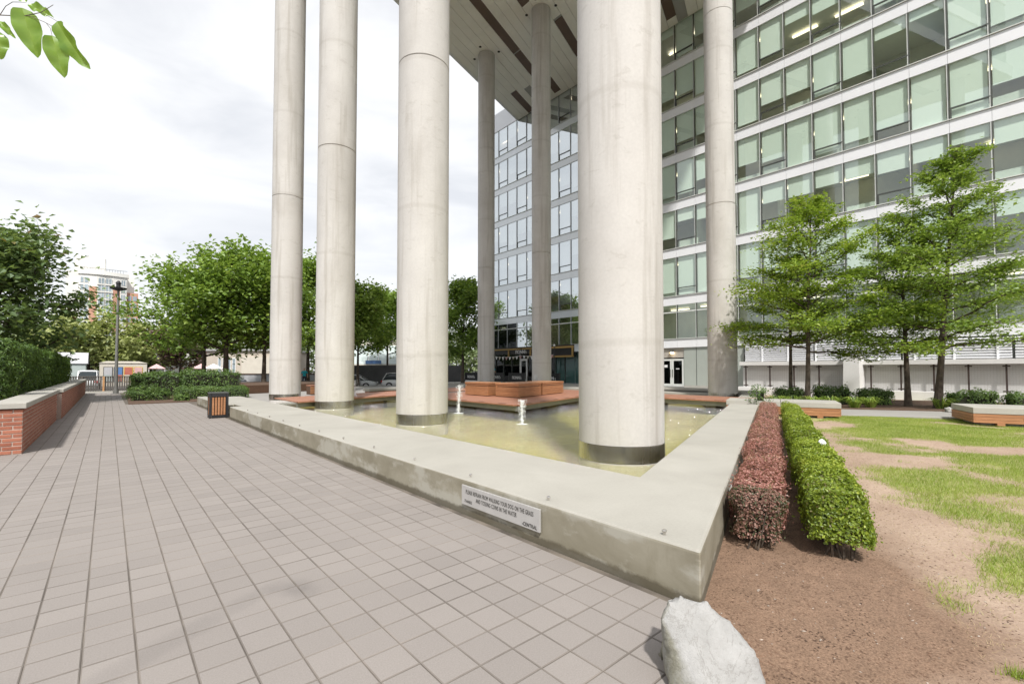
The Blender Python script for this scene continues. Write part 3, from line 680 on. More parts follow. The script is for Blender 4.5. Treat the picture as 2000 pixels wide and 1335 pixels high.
for fl in range(3):
    z0 = ZS + 0.9 + fl * 3.4
    q = lambda a, b: [(XA + a, ysl(XA + a, YE0 + b)), (XB, ysl(XB, YE0 + b)), (XB, ysl(XB, YE1 - b)), (XA + a, ysl(XA + a, YE1 - b))]
    part('window_band', MB().prism(q(0.1, 0.1), z0 + 0.002, z0 + 2.5), 'condo_glass', br)
    part('wall_band', MB().prism(q(0, 0), z0 + 2.503, z0 + 3.4), 'spandrel', br)

# ------------------------------------------------------------------ office building
ob = thing('office_building', 'long glass office building with white bands and pale roller blinds', 'building', (32.5, 20, 0))
XF = 32.5; Y0 = -3.345; BW = 1.525; NB = 29; YEND = Y0 + BW * NB          # bays along +Y
SILL = [3.95, 7.2, 10.85, 14.48, 18.12, 21.75, 25.38]; WH = [2.55, 2.95, 2.93, 2.94, 2.93, 2.93, 2.93]
oby = Vector((32.5, 20, 0))
mull = MB().box((-0.06, -0.018, 0), (0.06, 0.018, 1)).mesh('window', 'frame_dark')
mull2 = MB().box((-0.05, -0.018, 0), (0.05, 0.018, 1)).mesh('window', 'frame_mid')
jamb = MB().box((-0.045, 0.020, 0), (0.05, 0.07, 1)).mesh('jamb', 'frame_light')
pane = MB().box((0, 0.03, 0), (0.012, BW - 0.03, 1)).mesh('pane', 'pane')
pane3 = MB().box((0, 0.03, 0), (0.012, BW - 0.03, 1)).mesh('pane', 'pane_sky')
pane2 = MB().box((0, 0.03, 0), (0.012, BW - 0.03, 1)).mesh('pane', 'pane_dark')
blind = MB().box((0, 0.11, 0), (0.02, BW - 0.05, 1)).mesh('blind', 'blind')
vent = MB().box((-0.05, 0.03, 0.55), (0.05, BW - 0.03, 0.61)).box((-0.05, BW - 0.09, 0.0), (0.05, BW - 0.035, 0.55)).mesh('vent_frame', 'frame_dark')
transom = MB().box((-0.06, 0.03, 0.0), (0.06, BW - 0.03, 0.09)).mesh('transom', 'frame_light')
spand2 = MB().box((-0.06, 0.006, 0.0), (0.10, BW - 0.006, 0.64)).mesh('spandrel', 'spandrel_glass')
spand = MB().box((-0.06, 0.006, 0.0), (0.10, BW - 0.006, 0.64)).mesh('spandrel', 'spandrel')
sillm = MB().box((-0.13, 0.004, 0.66), (0.10, BW - 0.004, 0.70)).mesh('sill', 'frame_light')
cubi = MB().box((0.35, 0.03, 0.0), (0.40, BW - 0.03, 1)).mesh('desk_screen', 'cubicle')
rr = random.Random(11)
for f, s in enumerate(SILL):
    run = 0; style = 'down'
    for b in range(NB):
        y = Y0 + b * BW - oby.y
        pub = f == 0 and b > 20
        wd = inst('window', mull2 if b > 18 else mull, ob, (0, y, s), sc=(1, 1, WH[f]))
        inst('jamb', jamb, wd)
        inst('pane', pane2 if pub and b > 25 else pane3 if b > 18 else pane, wd, (rr.gauss(0, 0.003), 0, 0), (0, rr.gauss(0, 0.0015), rr.gauss(0, 0.0015)))
        if b % 2 == (1 if f else 7) and f: 
            v = inst('vent_frame', vent, wd); v.scale = (1, 1, 1.0 / WH[f])
        if f == 0:
            v = inst('transom', transom, wd, (0, 0, 0.77)); v.scale = (1, 1, 1.0 / WH[f])
        if run <= 0:
            # floors differ: some nearly open, most with blinds down
            pr_open = {1: 0.08, 2: 0.5, 3: 0.06, 4: 0.25, 5: 0.08, 6: 0.12, 0: 0.9}[f]
            style = 'up' if rr.random() < pr_open else 'down'; run = rr.randint(1, 4)
        run -= 1
        if f > 0:
            d = rr.uniform(0.16, 0.42) if style == 'up' else rr.choice([0.62, 0.7, 0.78, 0.84, 0.9, 0.97])
            if b > 18 and f > 0: d = rr.choice([0.5, 0.62, 0.8, 0.97, 0.97])
            bl = inst('blind', blind, wd, (0.11, 0, 1 - d), sc=(1, 1, d))
            if rr.random() < 0.55: inst('desk_screen', cubi, wd, (0, 0, 0), sc=(1, 1, rr.choice([0.13, 0.17, 0.2, 0.26])))
        inst('spandrel', spand2 if b > 18 else spand, ob, (0, y, s - 0.7)) if not pub else None
        if not pub: inst('sill', sillm, ob, (0, y, s - 0.7))
    # floor slab, ceiling, inner wall, lights
    part('floor_slab', MB().box((XF + 0.12, Y0, s - 0.69), (XF + 11, YEND, s - 0.03)), 'ceiling', ob)
    part('inner_wall', MB().box((XF + 3.9, Y0, s - 0.02), (XF + 4.05, YEND, s + WH[f])), 'innerwall', ob)
    for b in range(1, NB, 4):
        if rr.random() < 0.5:
            y = Y0 + b * BW + rr.uniform(0, 2)
            part('partition', MB().box((XF + rr.uniform(0.5, 1.8), y, s - 0.02), (XF + 3.85, y + 0.12, s + WH[f])), 'innerwall', ob)
    for b in range(0, NB, 2):
        if rr.random() < 0.75:
            y = Y0 + b * BW + rr.uniform(0, 1.2); x = XF + rr.choice([1.2, 1.8, 2.6])
            part('ceiling_light', MB().box((x, y, s + WH[f] - 0.16), (x + 0.22, y + 1.5, s + WH[f] - 0.09)), 'tubelight', ob)
part('roof_parapet', MB().box((XF - 0.06, Y0, 28.33), (XF + 14, YEND, 30.4)), 'spandrel', ob)
part('end_wall', MB().box((XF - 0.1, YEND, 0.0), (XF + 14, YEND + 0.35, 30.45)), 'spandrel', ob)
part('end_wall', MB().box((XF - 0.1, Y0 - 0.4, 0.0), (XF + 14, Y0 - 0.003, 30.45)), 'spandrel', ob)
part('back_wall', MB().box((XF + 13.6, Y0 + 0.01, 0), (XF + 14, YEND - 0.01, 28.3)), 'innerwall', ob)
# ground floor: panels beside the doors
part('lower_wall', MB().box((XF + 0.05, 13.2, 0.2), (XF + 0.3, 17.55, 3.24)), 'greypanel', ob)
for y in (14.3, 15.4, 16.55): part('panel_joint', MB().box((XF + 0.035, y, 0.42), (XF + 0.055, y + 0.03, 3.22)), 'frame_dark', ob)
part('plinth', MB().box((XF - 0.06, 13.2, 0.2), (XF + 0.04, 17.5, 0.42)), 'concrete_grey', ob)
part('door_surround', MB().box((XF + 0.1, 17.56, 2.5), (XF + 0.3, 19.75, 3.24)), 'taupe', ob)
part('door_surround', MB().box((XF + 0.1, 19.53, 0.27), (XF + 0.3, 20.2, 2.497)), 'taupe', ob)
part('wall_lamp', MB().lathe([(0.13, 0), (0.15, 0.05), (0.09, 0.12)], 16, (XF + 0.02, 18.5, 2.82)), 'lampwarm', ob)
part('lamp_hood', MB().lathe([(0.19, 0.10), (0.19, 0.16), (0.10, 0.20)], 16, (XF + 0.02, 18.5, 2.82)), 'frame_dark', ob)
for i, (ya, yb) in enumerate(((17.6, 18.55), (18.58, 19.52))):
    d = part('door', MB().box((XF + 0.08, ya, 0.3), (XF + 0.13, ya + 0.13, 2.4)).box((XF + 0.08, yb - 0.13, 0.3), (XF + 0.13, yb, 2.4)).box((XF + 0.08, ya + 0.13, 2.26), (XF + 0.13, yb - 0.13, 2.4)).box((XF + 0.08, ya + 0.13, 0.3), (XF + 0.13, yb - 0.13, 0.5)), 'frame_light', ob)
    part('door_pane', MB().box((XF + 0.1, ya + 0.135, 0.505), (XF + 0.112, yb - 0.135, 2.255)), 'pane_dark', d)
    part('handle', MB().box((XF + 0.02, (yb - 0.1) if i == 0 else (ya + 0.06), 1.0), (XF + 0.05, (yb - 0.06) if i == 0 else (ya + 0.1), 1.6)), 'steel', d)
    part('notice', MB().box((XF + 0.085, ya + 0.35, 1.75 if i else 1.62), (XF + 0.09, ya + 0.62, 1.95 if i else 1.68)), 'offwhite', d)
part('lobby_wall', MB().box((XF + 4, 17, 0.2), (XF + 4.2, 20.2, 3.2)), 'frame_dark', ob)
# shop front between the doors and the pub
for b in range(6):
    y = 20.22 + b * 1.35
    part('shop_pane', MB().box((XF + 0.1, y + 0.03, 0.3), (XF + 0.112, y + 1.32, 3.2)), 'shopglass', ob)
    part('shop_mullion', MB().box((XF + 0.04, y - 0.03, 0.27), (XF + 0.16, y + 0.03, 3.2)), 'frame_dark', ob)
part('shop_back', MB().box((XF + 1.2, 20.2, 0.27), (XF + 1.3, 32.0, 3.2)), 'greypanel', ob)
# pub front
part('pub_fascia', MB().box((XF - 0.12, 31.9, 3.2), (XF + 0.1, YEND - 0.02, 3.93)), 'black', ob)
part('pub_fascia', MB().box((XF - 0.12, 28.3, 2.8), (XF + 0.1, 31.88, 3.93)), 'black', ob)
for (a, b, z0, z1) in ((28.3, 31.88, 3.62, 3.80), (28.3, 31.88, 2.76, 2.92), (32.0, 35.4, 3.66, 3.80), (35.6, YEND - 0.1, 3.66, 3.80)):
    part('timber_trim', MB().box((XF - 0.2, a, z0), (XF - 0.123, b, z1)), 'timber', ob)
for y in (28.35, 31.7, 32.2, 34.0, 37.4):
    part('timber_trim', MB().box((XF - 0.215, y, 2.93), (XF - 0.203, y + 0.16, 3.61)).box((XF - 0.2, y, 2.93), (XF - 0.125, y + 0.16, 3.61)), 'timber', ob)
o = bpy.data.objects.new('lettering', text_mesh("FIONN's", 0.52, 'offwhite', 0.9, 0.01, 0.006)); link(o, ob); o.location = Vector((XF - 0.14, 35.55, 3.40)) - oby; o.rotation_euler = FACE_MX
for b in range(3):
    y = 28.4 + b * 1.2
    part('shop_pane', MB().box((XF + 0.1, y, 0.3), (XF + 0.112, y + 1.14, 2.75)), 'shopglass', ob)
    part('shop_mullion', MB().box((XF + 0.04, y + 1.145, 0.27), (XF + 0.16, y + 1.195, 2.75)), 'frame_dark', ob)
for i, y in enumerate((32.0, 33.4, 35.9, 37.2, 38.6, 39.9)):
    part('pub_pane', MB().box((XF + 0.1, y + 0.03, 0.9), (XF + 0.112, y + 1.2, 3.18)), 'pane_dark', ob)
    part('pub_mullion', MB().box((XF + 0.02, y - 0.03, 0.27), (XF + 0.16, y + 0.03, 3.2)), 'white' if i == 2 else 'frame_dark', ob)
part('pub_wall', MB().box((XF + 0.02, 32, 0.27), (XF + 0.2, YEND - 0.02, 0.88)), 'black', ob)
d = part('pub_door', MB().box((XF - 0.02, 34.75, 0.3), (XF + 0.1, 34.9, 2.7)).box((XF - 0.02, 35.65, 0.3), (XF + 0.1, 35.8, 2.7)).box((XF - 0.02, 34.9, 2.5), (XF + 0.1, 35.65, 2.7)).box((XF - 0.02, 34.9, 0.3), (XF + 0.1, 35.65, 0.6)), 'white', ob)
part('door_pane', MB().box((XF + 0.03, 34.91, 0.61), (XF + 0.04, 35.64, 2.49)), 'pane_dark', d)
part('pub_back', MB().box((XF + 3, 32, 0.27), (XF + 3.2, YEND - 0.1, 3.2)), 'brownclad', ob)

# bunting across the pub front
bt = thing('bunting', 'string of small pink and white flags across the pub front', 'bunting', (32.1, 36, 2.9))
pts = []
for i in range(24):
    y = 30.6 + i * 0.56; zz_ = 3.02 - 0.10 * math.sin(math.pi * ((i % 8) / 8.0))
    pts.append((32.12, y, zz_))
part('cord', MB().tube(pts, 0.012, 4), 'white', bt)
for i in range(23):
    a, b = Vector(pts[i]), Vector(pts[i + 1]); a2 = a.lerp(b, 0.12); b2 = a.lerp(b, 0.88); c_ = (a2 + b2) / 2 - Vector((0.02, 0, 0.36))
    m = MB().add([a2, b2, c_, a2 + Vector((0.01, 0, 0)), b2 + Vector((0.01, 0, 0)), c_ + Vector((0.01, 0, 0))], [(0, 1, 2), (5, 4, 3), (0, 3, 4, 1), (1, 4, 5, 2), (2, 5, 3, 0)])
    part('flag', m, ['pinkp', 'white', 'cream', 'white'][i % 4], bt)
# black patio banners with the pub name
for i, (y, lab) in enumerate(((41.6, 'leftmost black patio banner lettered in white, left of the far column'), (37.2, 'black patio banner below the pub window with the teal-shirted guest'), (34.0, 'black patio banner in front of the white pub door'), (29.4, 'rightmost black patio banner, below the pale teal panes'))):
    t = thing('patio_banner', lab, 'banner', (30.4, y, 0.27), 0, 'black banners round the pub patio')
    part('banner_panel', MB().box((-0.02, -1.15, 0.12), (0.02, 1.15, 0.98)), 'black', t, w=False)
    for s in (-1, 1): part('post', MB().box((-0.03, s * 1.2 - 0.03, 0), (0.03, s * 1.2 + 0.03, 1.02)), 'frame_dark', t, w=False)
    o = bpy.data.objects.new('lettering', text_mesh("FIONN's", 0.42, 'offwhite', 0.9, 0.004, 0.006)); link(o, t); o.location = (-0.03, 0, 0.5); o.rotation_euler = FACE_MX
# patio lamp pole in front of the teal panes
t = thing('patio_pole', 'thin black patio pole with small lamp before the teal panes', 'lamp pole', (30.2, 28.7, 0.27))
part('pole', MB().tube([(0, 0, 0), (0, 0.02, 3.4)], 0.035, 8), 'black', t, w=False); part('lamp_head', MB().lathe([(0.05, 0), (0.12, 0.08), (0.05, 0.2)], 10, (0, 0.02, 3.4)), 'white', t, w=False)

# ------------------------------------------------------------------ retaining wall with louvres right of the column
rw = thing('louvred_wall', 'white retaining wall with louvres, ledge and wire mesh bays below the offices', 'wall', (32.2, 5, 0))
part('wall_body', MB().box((32.25, Y0, -0.1), (32.42, 13.15, 2.1)), 'whitewall', rw)
part('ledge', MB().box((31.75, Y0, 1.86), (32.24, 13.18, 2.10)), 'whitewall', rw, bevel=0.01)
part('base_ledge', MB().box((31.55, Y0, -0.1), (32.24, 13.2, 0.46)), 'whitewall', rw, bevel=0.015)
part('louvre_back', MB().box((32.40, Y0, 2.12), (32.46, 13.1, 3.22)), 'frame_dark', rw)
sl = MB().box((-0.06, 0, -0.035), (0.05, 4.0, 0.035)).mesh('louvre_slat', 'spandrel')
for i in range(8):
    for j in range(4):
        o = inst('louvre_slat', sl, rw, (32.30 - 32.2, Y0 + 0.05 + j * 4.1 - 5, 2.2 + i * 0.13), (0, R(-25), 0))
for j in range(11): part('louvre_post', MB().box((32.2, Y0 + 0.02 + j * 1.52, 2.11), (32.27, Y0 + 0.10 + j * 1.52, 3.2)), 'spandrel', rw)
posts = [12.84, 11.36, 9.98, 8.64, 7.32, 6.15, 4.86, 3.55, 2.28, 1.0, -0.3, -1.6, -2.9]
for y in posts:
    p = part('mesh_post', MB().box((31.90, y - 0.035, 0.47), (31.97, y + 0.035, 1.84)), 'rust', rw)
    for zz_ in (0.56, 1.76): part('bracket', MB().box((31.88, y - 0.13, zz_ - 0.03), (31.99, y + 0.13, zz_ + 0.03)), 'rust', p)
for a, b in zip(posts[1:], posts[:-1]):
    m = MB(); n = max(4, int((b - a - 0.2) / 0.10))
    for i in range(n + 1): y = a + 0.1 + (b - a - 0.2) * i / n; m.box((31.925, y - 0.004, 0.52), (31.933, y + 0.004, 1.80))
    for i in range(13): zz_ = 0.54 + i * 0.103; m.box((31.934, a + 0.08, zz_ - 0.004), (31.942, b - 0.08, zz_ + 0.004))
    part('wire_mesh', m, 'galv', rw)
part('buttress', MB().add([(31.0, 6.45, 0.0), (31.0, 7.28, 0.0), (32.24, 7.28, 0.0), (32.24, 6.45, 0.0), (31.15, 6.5, 2.62), (31.15, 7.24, 2.62), (32.24, 7.24, 2.62), (32.24, 6.5, 2.62)], [(3, 2, 1, 0), (4, 5, 6, 7), (0, 1, 5, 4), (1, 2, 6, 5), (2, 3, 7, 6), (3, 0, 4, 7)]), 'whitewall', rw, bevel=0.02)

# ------------------------------------------------------------------ boardwalk in the pool
dk = thing('boardwalk', 'reddish timber boardwalk on steel channels crossing the far side of the pool', 'boardwalk', (12, 16, 0))
ZD = 0.42
def deck_area(c, u, lu, v, lv, across):
    """boards run along u, stacked along v"""
    m = MB(); n = int(lv / 0.145); c = np.array(c, float)
    for i in range(n):
        q = c + np.array(v) * i * (lv / n)
        m.obox(q, u, lu, v, lv / n - 0.008, ZD - 0.035, ZD + RNG.uniform(-0.002, 0.002))
    part('deck_boards', m, 'deck', dk, kind='stuff')
Lb = 13.0
deck_area((5.2, 17.85), U3, Lb, UY, 3.1, 0)                     # walk along the slanted axis behind the third column
deck_area((10.3, 11.5), U3, 7.6, UY, 7.2, 0)                    # platform with the boxes
deck_area((17.5, 7.3), UX, 2.7, UY, 14.0, 0)                    # strip beside the far column
def channel(c, u, lu, side):
    c = np.array(c, float); u = np.array(u, float); s = np.array(side, float)
    part('steel_channel', MB().obox(c + s * 0.03, u, lu, s, 0.08, ZD - 0.22, ZD - 0.045), 'darksteel', dk)
    part('edge_board', MB().obox(c - s * 0.16, u, lu, s, 0.155, ZD - 0.04, ZD + 0.012), 'deck', dk, bevel=0.004)
    for i in range(int(lu / 1.15)):
        part('light_slot', MB().obox(c - s * 0.125 + u * (0.5 + 1.15 * i), u, 0.36, s, 0.085, ZD + 0.006, ZD + 0.02), 'brownclad', dk)
channel((5.2, 17.85), U3, 5.4, UY); channel((10.3, 11.5), U3, 7.6, UY); channel((10.3, 11.5), UY, 7.0, UX); channel((17.5, 7.3), UY, 6.7, UX)
for x, y in ((7.9, 19.2), (9.9, 19.8), (11.4, 12.8), (11.2, 15.6), (14.2, 13.8), (16.6, 14.8), (18.3, 8.6), (18.3, 11.0), (18.3, 13.4)):
    part('footing', MB().box((x - 0.3, y - 0.2, -0.16), (x + 0.3, y + 0.2, ZD - 0.23)), 'concrete_grey', dk)

# orange slatted wooden boxes standing on the platform
def slat_box(c, lu, lv, label, hgt=0.58):
    c = np.array(c, float); t = thing('wooden_box', label, 'bench', (c[0], c[1], ZD + 0.012), 0, 'orange slatted boxes on the boardwalk')
    n = 6; hh_ = hgt - 0.07
    for (p, d, L, s) in ((np.zeros(2), U3, lu, UY), (np.zeros(2), UY, lv, UX), (UY * lv, U3, lu, -UY), (U3 * lu, UY, lv, -UX)):
        for i in range(n):
            z0 = 0.02 + i * hh_ / n; z1 = z0 + hh_ / n - (0.03 if i == n - 2 else 0.008)
            part('slat', MB().obox(p + d * 0.005, d, L - 0.01, s, 0.03, z0, z1), 'cedar', t, w=False)
    part('inner_box', MB().obox(U3 * 0.06 + UY * 0.06, U3, lu - 0.12, UY, lv - 0.12, 0.0, hgt - 0.075), 'brownclad', t, w=False)
    part('lid', MB().obox(-U3 * 0.02 - UY * 0.02, U3, lu + 0.04, UY, lv + 0.04, hgt - 0.07, hgt), 'cedar', t, w=False, bevel=0.008)
slat_box((12.75, 14.15), 2.1, 1.5, 'nearest orange slatted box, at the corner of the boardwalk')
slat_box((12.55, 15.95), 1.1, 1.7, 'orange slatted box left of and behind the nearest one')
slat_box((14.95, 14.95), 2.4, 1.5, 'orange slatted box half hidden right behind the widest column')

# far bench walls round the pool
t = thing('stone_bench', 'long pale concrete bench before the glass doors', 'bench', (26, 13.6, 0))
part('bench_top', MB().box((25.6, 11.4, 0.36), (26.5, 17.2, 0.50)), 'concrete', t, bevel=0.012)
part('bench_base', MB().box((25.8, 11.5, -0.2), (26.4, 17.1, 0.355)), 'concrete_grey', t)
t = thing('stone_bench', 'pale concrete bench block beyond the boardwalk, left of the second column', 'bench', (12.5, 24.5, 0))
c0 = np.array([10.5, 23.6])
part('bench_top', MB().obox(c0, U3, 4.6, UY, 0.8, 0.42, 0.56), 'concrete', t, bevel=0.012); part('bench_base', MB().obox(c0 + U3 * 0.1 + UY * 0.1, U3, 4.4, UY, 0.6, 0, 0.415), 'deck', t)
t = thing('timber_planter', 'long dark brown timber-clad planter behind the leftmost column', 'planter', (9, 34.5, 0))
c0 = np.array([5.6, 33.6])
for i in range(4): part('board', MB().obox(c0, U3, 9.0, UY, 0.06, 0.02 + i * 0.135, 0.148 + i * 0.135), 'brownclad', t)
part('planter_body', MB().obox(c0 + UY * 0.07, U3, 9.0, UY, 9.5, -0.1, 0.55), 'soil', t)
t = thing('timber_bench', 'sunlit orange timber bench between the two leftmost columns', 'bench', (12, 30.5, 0))
c0 = np.array([9.6, 30.2])
for i in range(3): part('slat', MB().obox(c0, U3, 3.4, UY, 0.05, 0.05 + i * 0.16, 0.195 + i * 0.16), 'cedar', t)
part('bench_top', MB().obox(c0 - UY * 0.02, U3, 3.4, UY, 0.9, 0.54, 0.60), 'deck', t); part('bench_base', MB().obox(c0 + UY * 0.06, U3, 3.3, UY, 0.75, -0.02, 0.535), 'brownclad', t)

# ------------------------------------------------------------------ fountain jets
def jet(x, y, z0, hgt, r, label, lean=0.0):
    t = thing('fountain_jet', label, 'fountain', (x, y, z0), 0, 'white water jets in the pool')
    rg = np.random.default_rng(int(x * 100)); prof = []
    n = 22; vs = []; fs = []; m = MB(); pts = []; rad = []
    for i in range(n):
        f = i / (n - 1); pts.append((lean * f * f + rg.normal(0, r * 0.18), rg.normal(0, r * 0.18), hgt * f)); rad.append(r * (0.75 + 0.35 * math.sin(f * 9) * 0.4 + rg.uniform(-0.25, 0.35)) * (1.0 - 0.75 * max(0, f - 0.75) / 0.25))
    part('water_column', m.tube(pts, rad, 9), 'spray', t, w=False, smooth=True)
    m = MB()
    for i in range(420):
        f = rg.random() ** 0.7; a = rg.uniform(0, 6.28); q = r * (0.8 + 2.4 * rg.random() ** 2) * (0.7 + 0.5 * f); s = rg.uniform(0.003, 0.012)
        c = np.array([lean * f * f + q * math.cos(a), q * math.sin(a), hgt * f])
        m.add([c + np.array(d) * s * np.array([1, 1, 1.8]) for d in ((1, 0, 0), (-1, 0, 0), (0, 1, 0), (0, -1, 0), (0, 0, 1), (0, 0, -1))], [(0, 2, 4), (2, 1, 4), (1, 3, 4), (3, 0, 4), (2, 0, 5), (1, 2, 5), (3, 1, 5), (0, 3, 5)])
    part('droplets', m, 'spray', t, w=False, kind='stuff')
    m = MB()
    for i in range(110):
        a = rg.uniform(0, 6.28); q = r * (0.5 + 3.6 * rg.random()); s = rg.uniform(0.010, 0.034)
        c = np.array([q * math.cos(a), q * math.sin(a), 0.004])
        m.add([c + np.array(d) * s * np.array([1, 1, 0.35]) for d in ((1, 0, 0), (-1, 0, 0), (0, 1, 0), (0, -1, 0), (0, 0, 1), (0, 0, -1))], [(0, 2, 4), (2, 1, 4), (1, 3, 4), (3, 0, 4), (2, 0, 5), (1, 2, 5), (3, 1, 5), (0, 3, 5)])
    part('foam', m, 'spray', t, w=False, kind='stuff')
jet(8.44, 9.23, 0.12, 0.66, 0.036, 'white water jet in the open pool in front of the orange boxes')
jet(8.9, 12.9, 0.12, 0.95, 0.04, 'taller ragged water jet just right of the second front column', 0.05)
jet(8.2, 19.9, 0.3, 0.85, 0.08, 'bent water jet behind the boardwalk, right of the third column', -0.12)
jet(22.2, 22.8, 0.27, 0.95, 0.10, 'distant water jet against the foot of a far back-row column')

# ------------------------------------------------------------------ litter bin
t = thing('litter_bin', 'black framed litter bin with orange wooden slats at the wall end', 'bin', (2.78, 18.1, 0), R(-3))
part('frame', MB().box((-0.27, -0.27, 0.0), (-0.21, -0.21, 0.8)).box((0.21, -0.27, 0.0), (0.27, -0.21, 0.8)).box((-0.27, 0.21, 0.0), (-0.21, 0.27, 0.8)).box((0.21, 0.21, 0.0), (0.27, 0.27, 0.8))
     .box((-0.20, -0.27, 0.70), (0.20, -0.21, 0.8)).box((-0.20, -0.27, 0.03), (0.20, -0.21, 0.09)).box((-0.27, -0.2, 0.03), (-0.21, 0.2, 0.09)).box((-0.27, -0.2, 0.70), (-0.21, 0.2, 0.8)).box((0.21, -0.2, 0.70), (0.27, 0.2, 0.8)), 'black', t, w=False)
part('liner', MB().box((-0.17, -0.17, 0.05), (0.19, 0.19, 0.78)), 'black', t, w=False)
part('lid', MB().box((-0.28, -0.28, 0.802), (0.28, 0.28, 0.84)), 'frame_dark', t, w=False, bevel=0.01)
for i in range(5):
    part('slat', MB().box((-0.19 + i * 0.08, -0.25, 0.10), (-0.132 + i * 0.08, -0.225, 0.69)), 'cedar', t, w=False, bevel=0.003)
    part('slat', MB().box((-0.25, -0.19 + i * 0.08, 0.10), (-0.225, -0.132 + i * 0.08, 0.69)), 'cedar', t, w=False, bevel=0.003)

# ------------------------------------------------------------------ benches beside the lawn
def bench(c, lu, lv, vdir, label, gaps):
    c = np.array(c, float); v = np.array(vdir, float); t = thing('slab_bench', label, 'bench', (c[0], c[1], 0.0), 0, 'concrete and timber benches by the lawn')
    part('plinth', MB().obox(U3 * 0.22 + v * 0.22, U3, lu - 0.44, v, lv - 0.44, -0.1, 0.13), 'concrete_grey', t, w=False)
    for (p, d, L, s) in ((np.zeros(2), U3, lu, v), (np.zeros(2), v, lv, U3), (U3 * lu, v, lv, -U3), (v * lv, U3, lu, -v)):
        for i in range(3): part('slat', MB().obox(p + d * 0.01 + s * 0.012, d, L - 0.02, s, 0.035, 0.07 + i * 0.085, 0.148 + i * 0.085), 'cedar', t, w=False)
    part('inner_box', MB().obox(U3 * 0.06 + v * 0.06, U3, lu - 0.12, v, lv - 0.12, 0.06, 0.325), 'brownclad', t, w=False)
    n = gaps; L = lv / n
    for i in range(n): part('top_slab', MB().obox(v * (i * L + 0.006), U3, lu, v, L - 0.012, 0.33, 0.5), 'concrete', t, w=False, bevel=0.012, seg=2)
    part('name_plate', MB().obox(-U3 * 0.002 + v * (L * 0.62), v, 0.42, -U3, 0.01, 0.19, 0.25), 'plaque', t, w=False)
    for q in (0.5, lv - 0.6): part('foot', MB().obox(-U3 * 0.02 + v * q, v, 0.16, U3, 0.2, 0.0, 0.066), 'cedar', t, w=False)
bench((18.85, 1.28), 1.9, 3.4, P3, 'slab bench with orange timber sides at the right edge of the lawn', 2)
bench((17.85, 4.22), 1.7, 3.4, -P3, 'slab bench behind the far ends of the two clipped hedges', 2)

# ------------------------------------------------------------------ foliage boxes
def leaf_box(name, c, u, lu, v, lv, z0, z1, n, L, W, mat, parent, lump=0.05, bias=0.0, top=0.5, rng=None, thick=0.09, skirt=0.0, kind=None, rnd_=0.12):
    """leaves on and just inside the faces of a box from corner c; bias crowds them towards u = 0"""
    rng = rng or RNG; c = np.array(c, float); u = np.array(u); v = np.array(v)
    k_ = rng.random(n); a = rng.random(n); a = a ** (1 + bias); b = rng.random(n); hgt = z1 - z0
    wt = np.array([lv * lu * top * 2, lu * hgt, lu * hgt, lv * hgt, lv * hgt]); wt = wt / wt.sum(); fc = np.searchsorted(np.cumsum(wt), k_)
    fc = np.clip(fc, 0, 4)
    A = a * lu; B = b * lv; Z = z0 + skirt * hgt * 0.3 + (hgt) * rng.random(n) ** (0.75)
    nrm = np.zeros((n, 3))
    m0 = fc == 0; Z[m0] = z1; nrm[m0, 2] = 1
    m1 = fc == 1; B[m1] = 0; nrm[m1, :2] = -v
    m2 = fc == 2; B[m2] = lv; nrm[m2, :2] = v
    m3 = fc == 3; A[m3] = 0; B[m3] = rng.random(m3.sum()) * lv; nrm[m3, :2] = -u
    m4 = fc == 4; A[m4] = lu; nrm[m4, :2] = u
    P = np.empty((n, 3)); P[:, :2] = c + A[:, None] * u + B[:, None] * v; P[:, 2] = np.clip(Z, z0, z1)
    # round the box: push points onto an inset box grown by rr_
    rr_ = min(rnd_, lu * 0.45, lv * 0.45, hgt * 0.45)
    q3 = np.stack([A, B, P[:, 2]], 1); qc = np.stack([np.clip(A, rr_, lu - rr_), np.clip(B, rr_, lv - rr_), np.clip(P[:, 2], z0 - 9, z1 - rr_)], 1)
    dn = unit(q3 - qc + 1e-6); q3 = np.where(np.linalg.norm(q3 - qc, axis=1, keepdims=True) > 1e-4, qc + dn * rr_, q3)
    P[:, :2] = c + q3[:, :1] * u + q3[:, 1:2] * v; P[:, 2] = q3[:, 2]
    nrm = np.concatenate([dn[:, :1] * u + dn[:, 1:2] * v, dn[:, 2:]], 1)
    lm = (vnoise(P[:, 0] + P[:, 2], P[:, 1] + P[:, 2] * 0.7, 3.2, 21) - 0.5) * 2 * lump + (vnoise(P[:, 0], P[:, 1] + P[:, 2], 9, 22) - 0.5) * lump
    P += nrm * (lm - rng.random(n) ** 2 * thick + (rng.random(n) < 0.03) * rng.random(n) * lump * 1.2)[:, None]
    r_ = np.clip(0.5 + (vnoise(P[:, 0], P[:, 1], 2.3, 5) - 0.5) * 0.5 + rng.normal(0, 0.22, n), 0, 1)
    Vv, Ff, rv = leaves(P, L, W, rnd=r_, nrm=nrm, rng=rng)
    o = bpy.data.objects.new(name, None)
    b_ = BASE.get(root(parent).name, Vector((0, 0, 0))); Vv = Vv - np.array(b_)
    o = bpy.data.objects.new(name, np_mesh(name, Vv, Ff, mat, rv)); link(o, parent)
    if kind: o['kind'] = kind
    return o

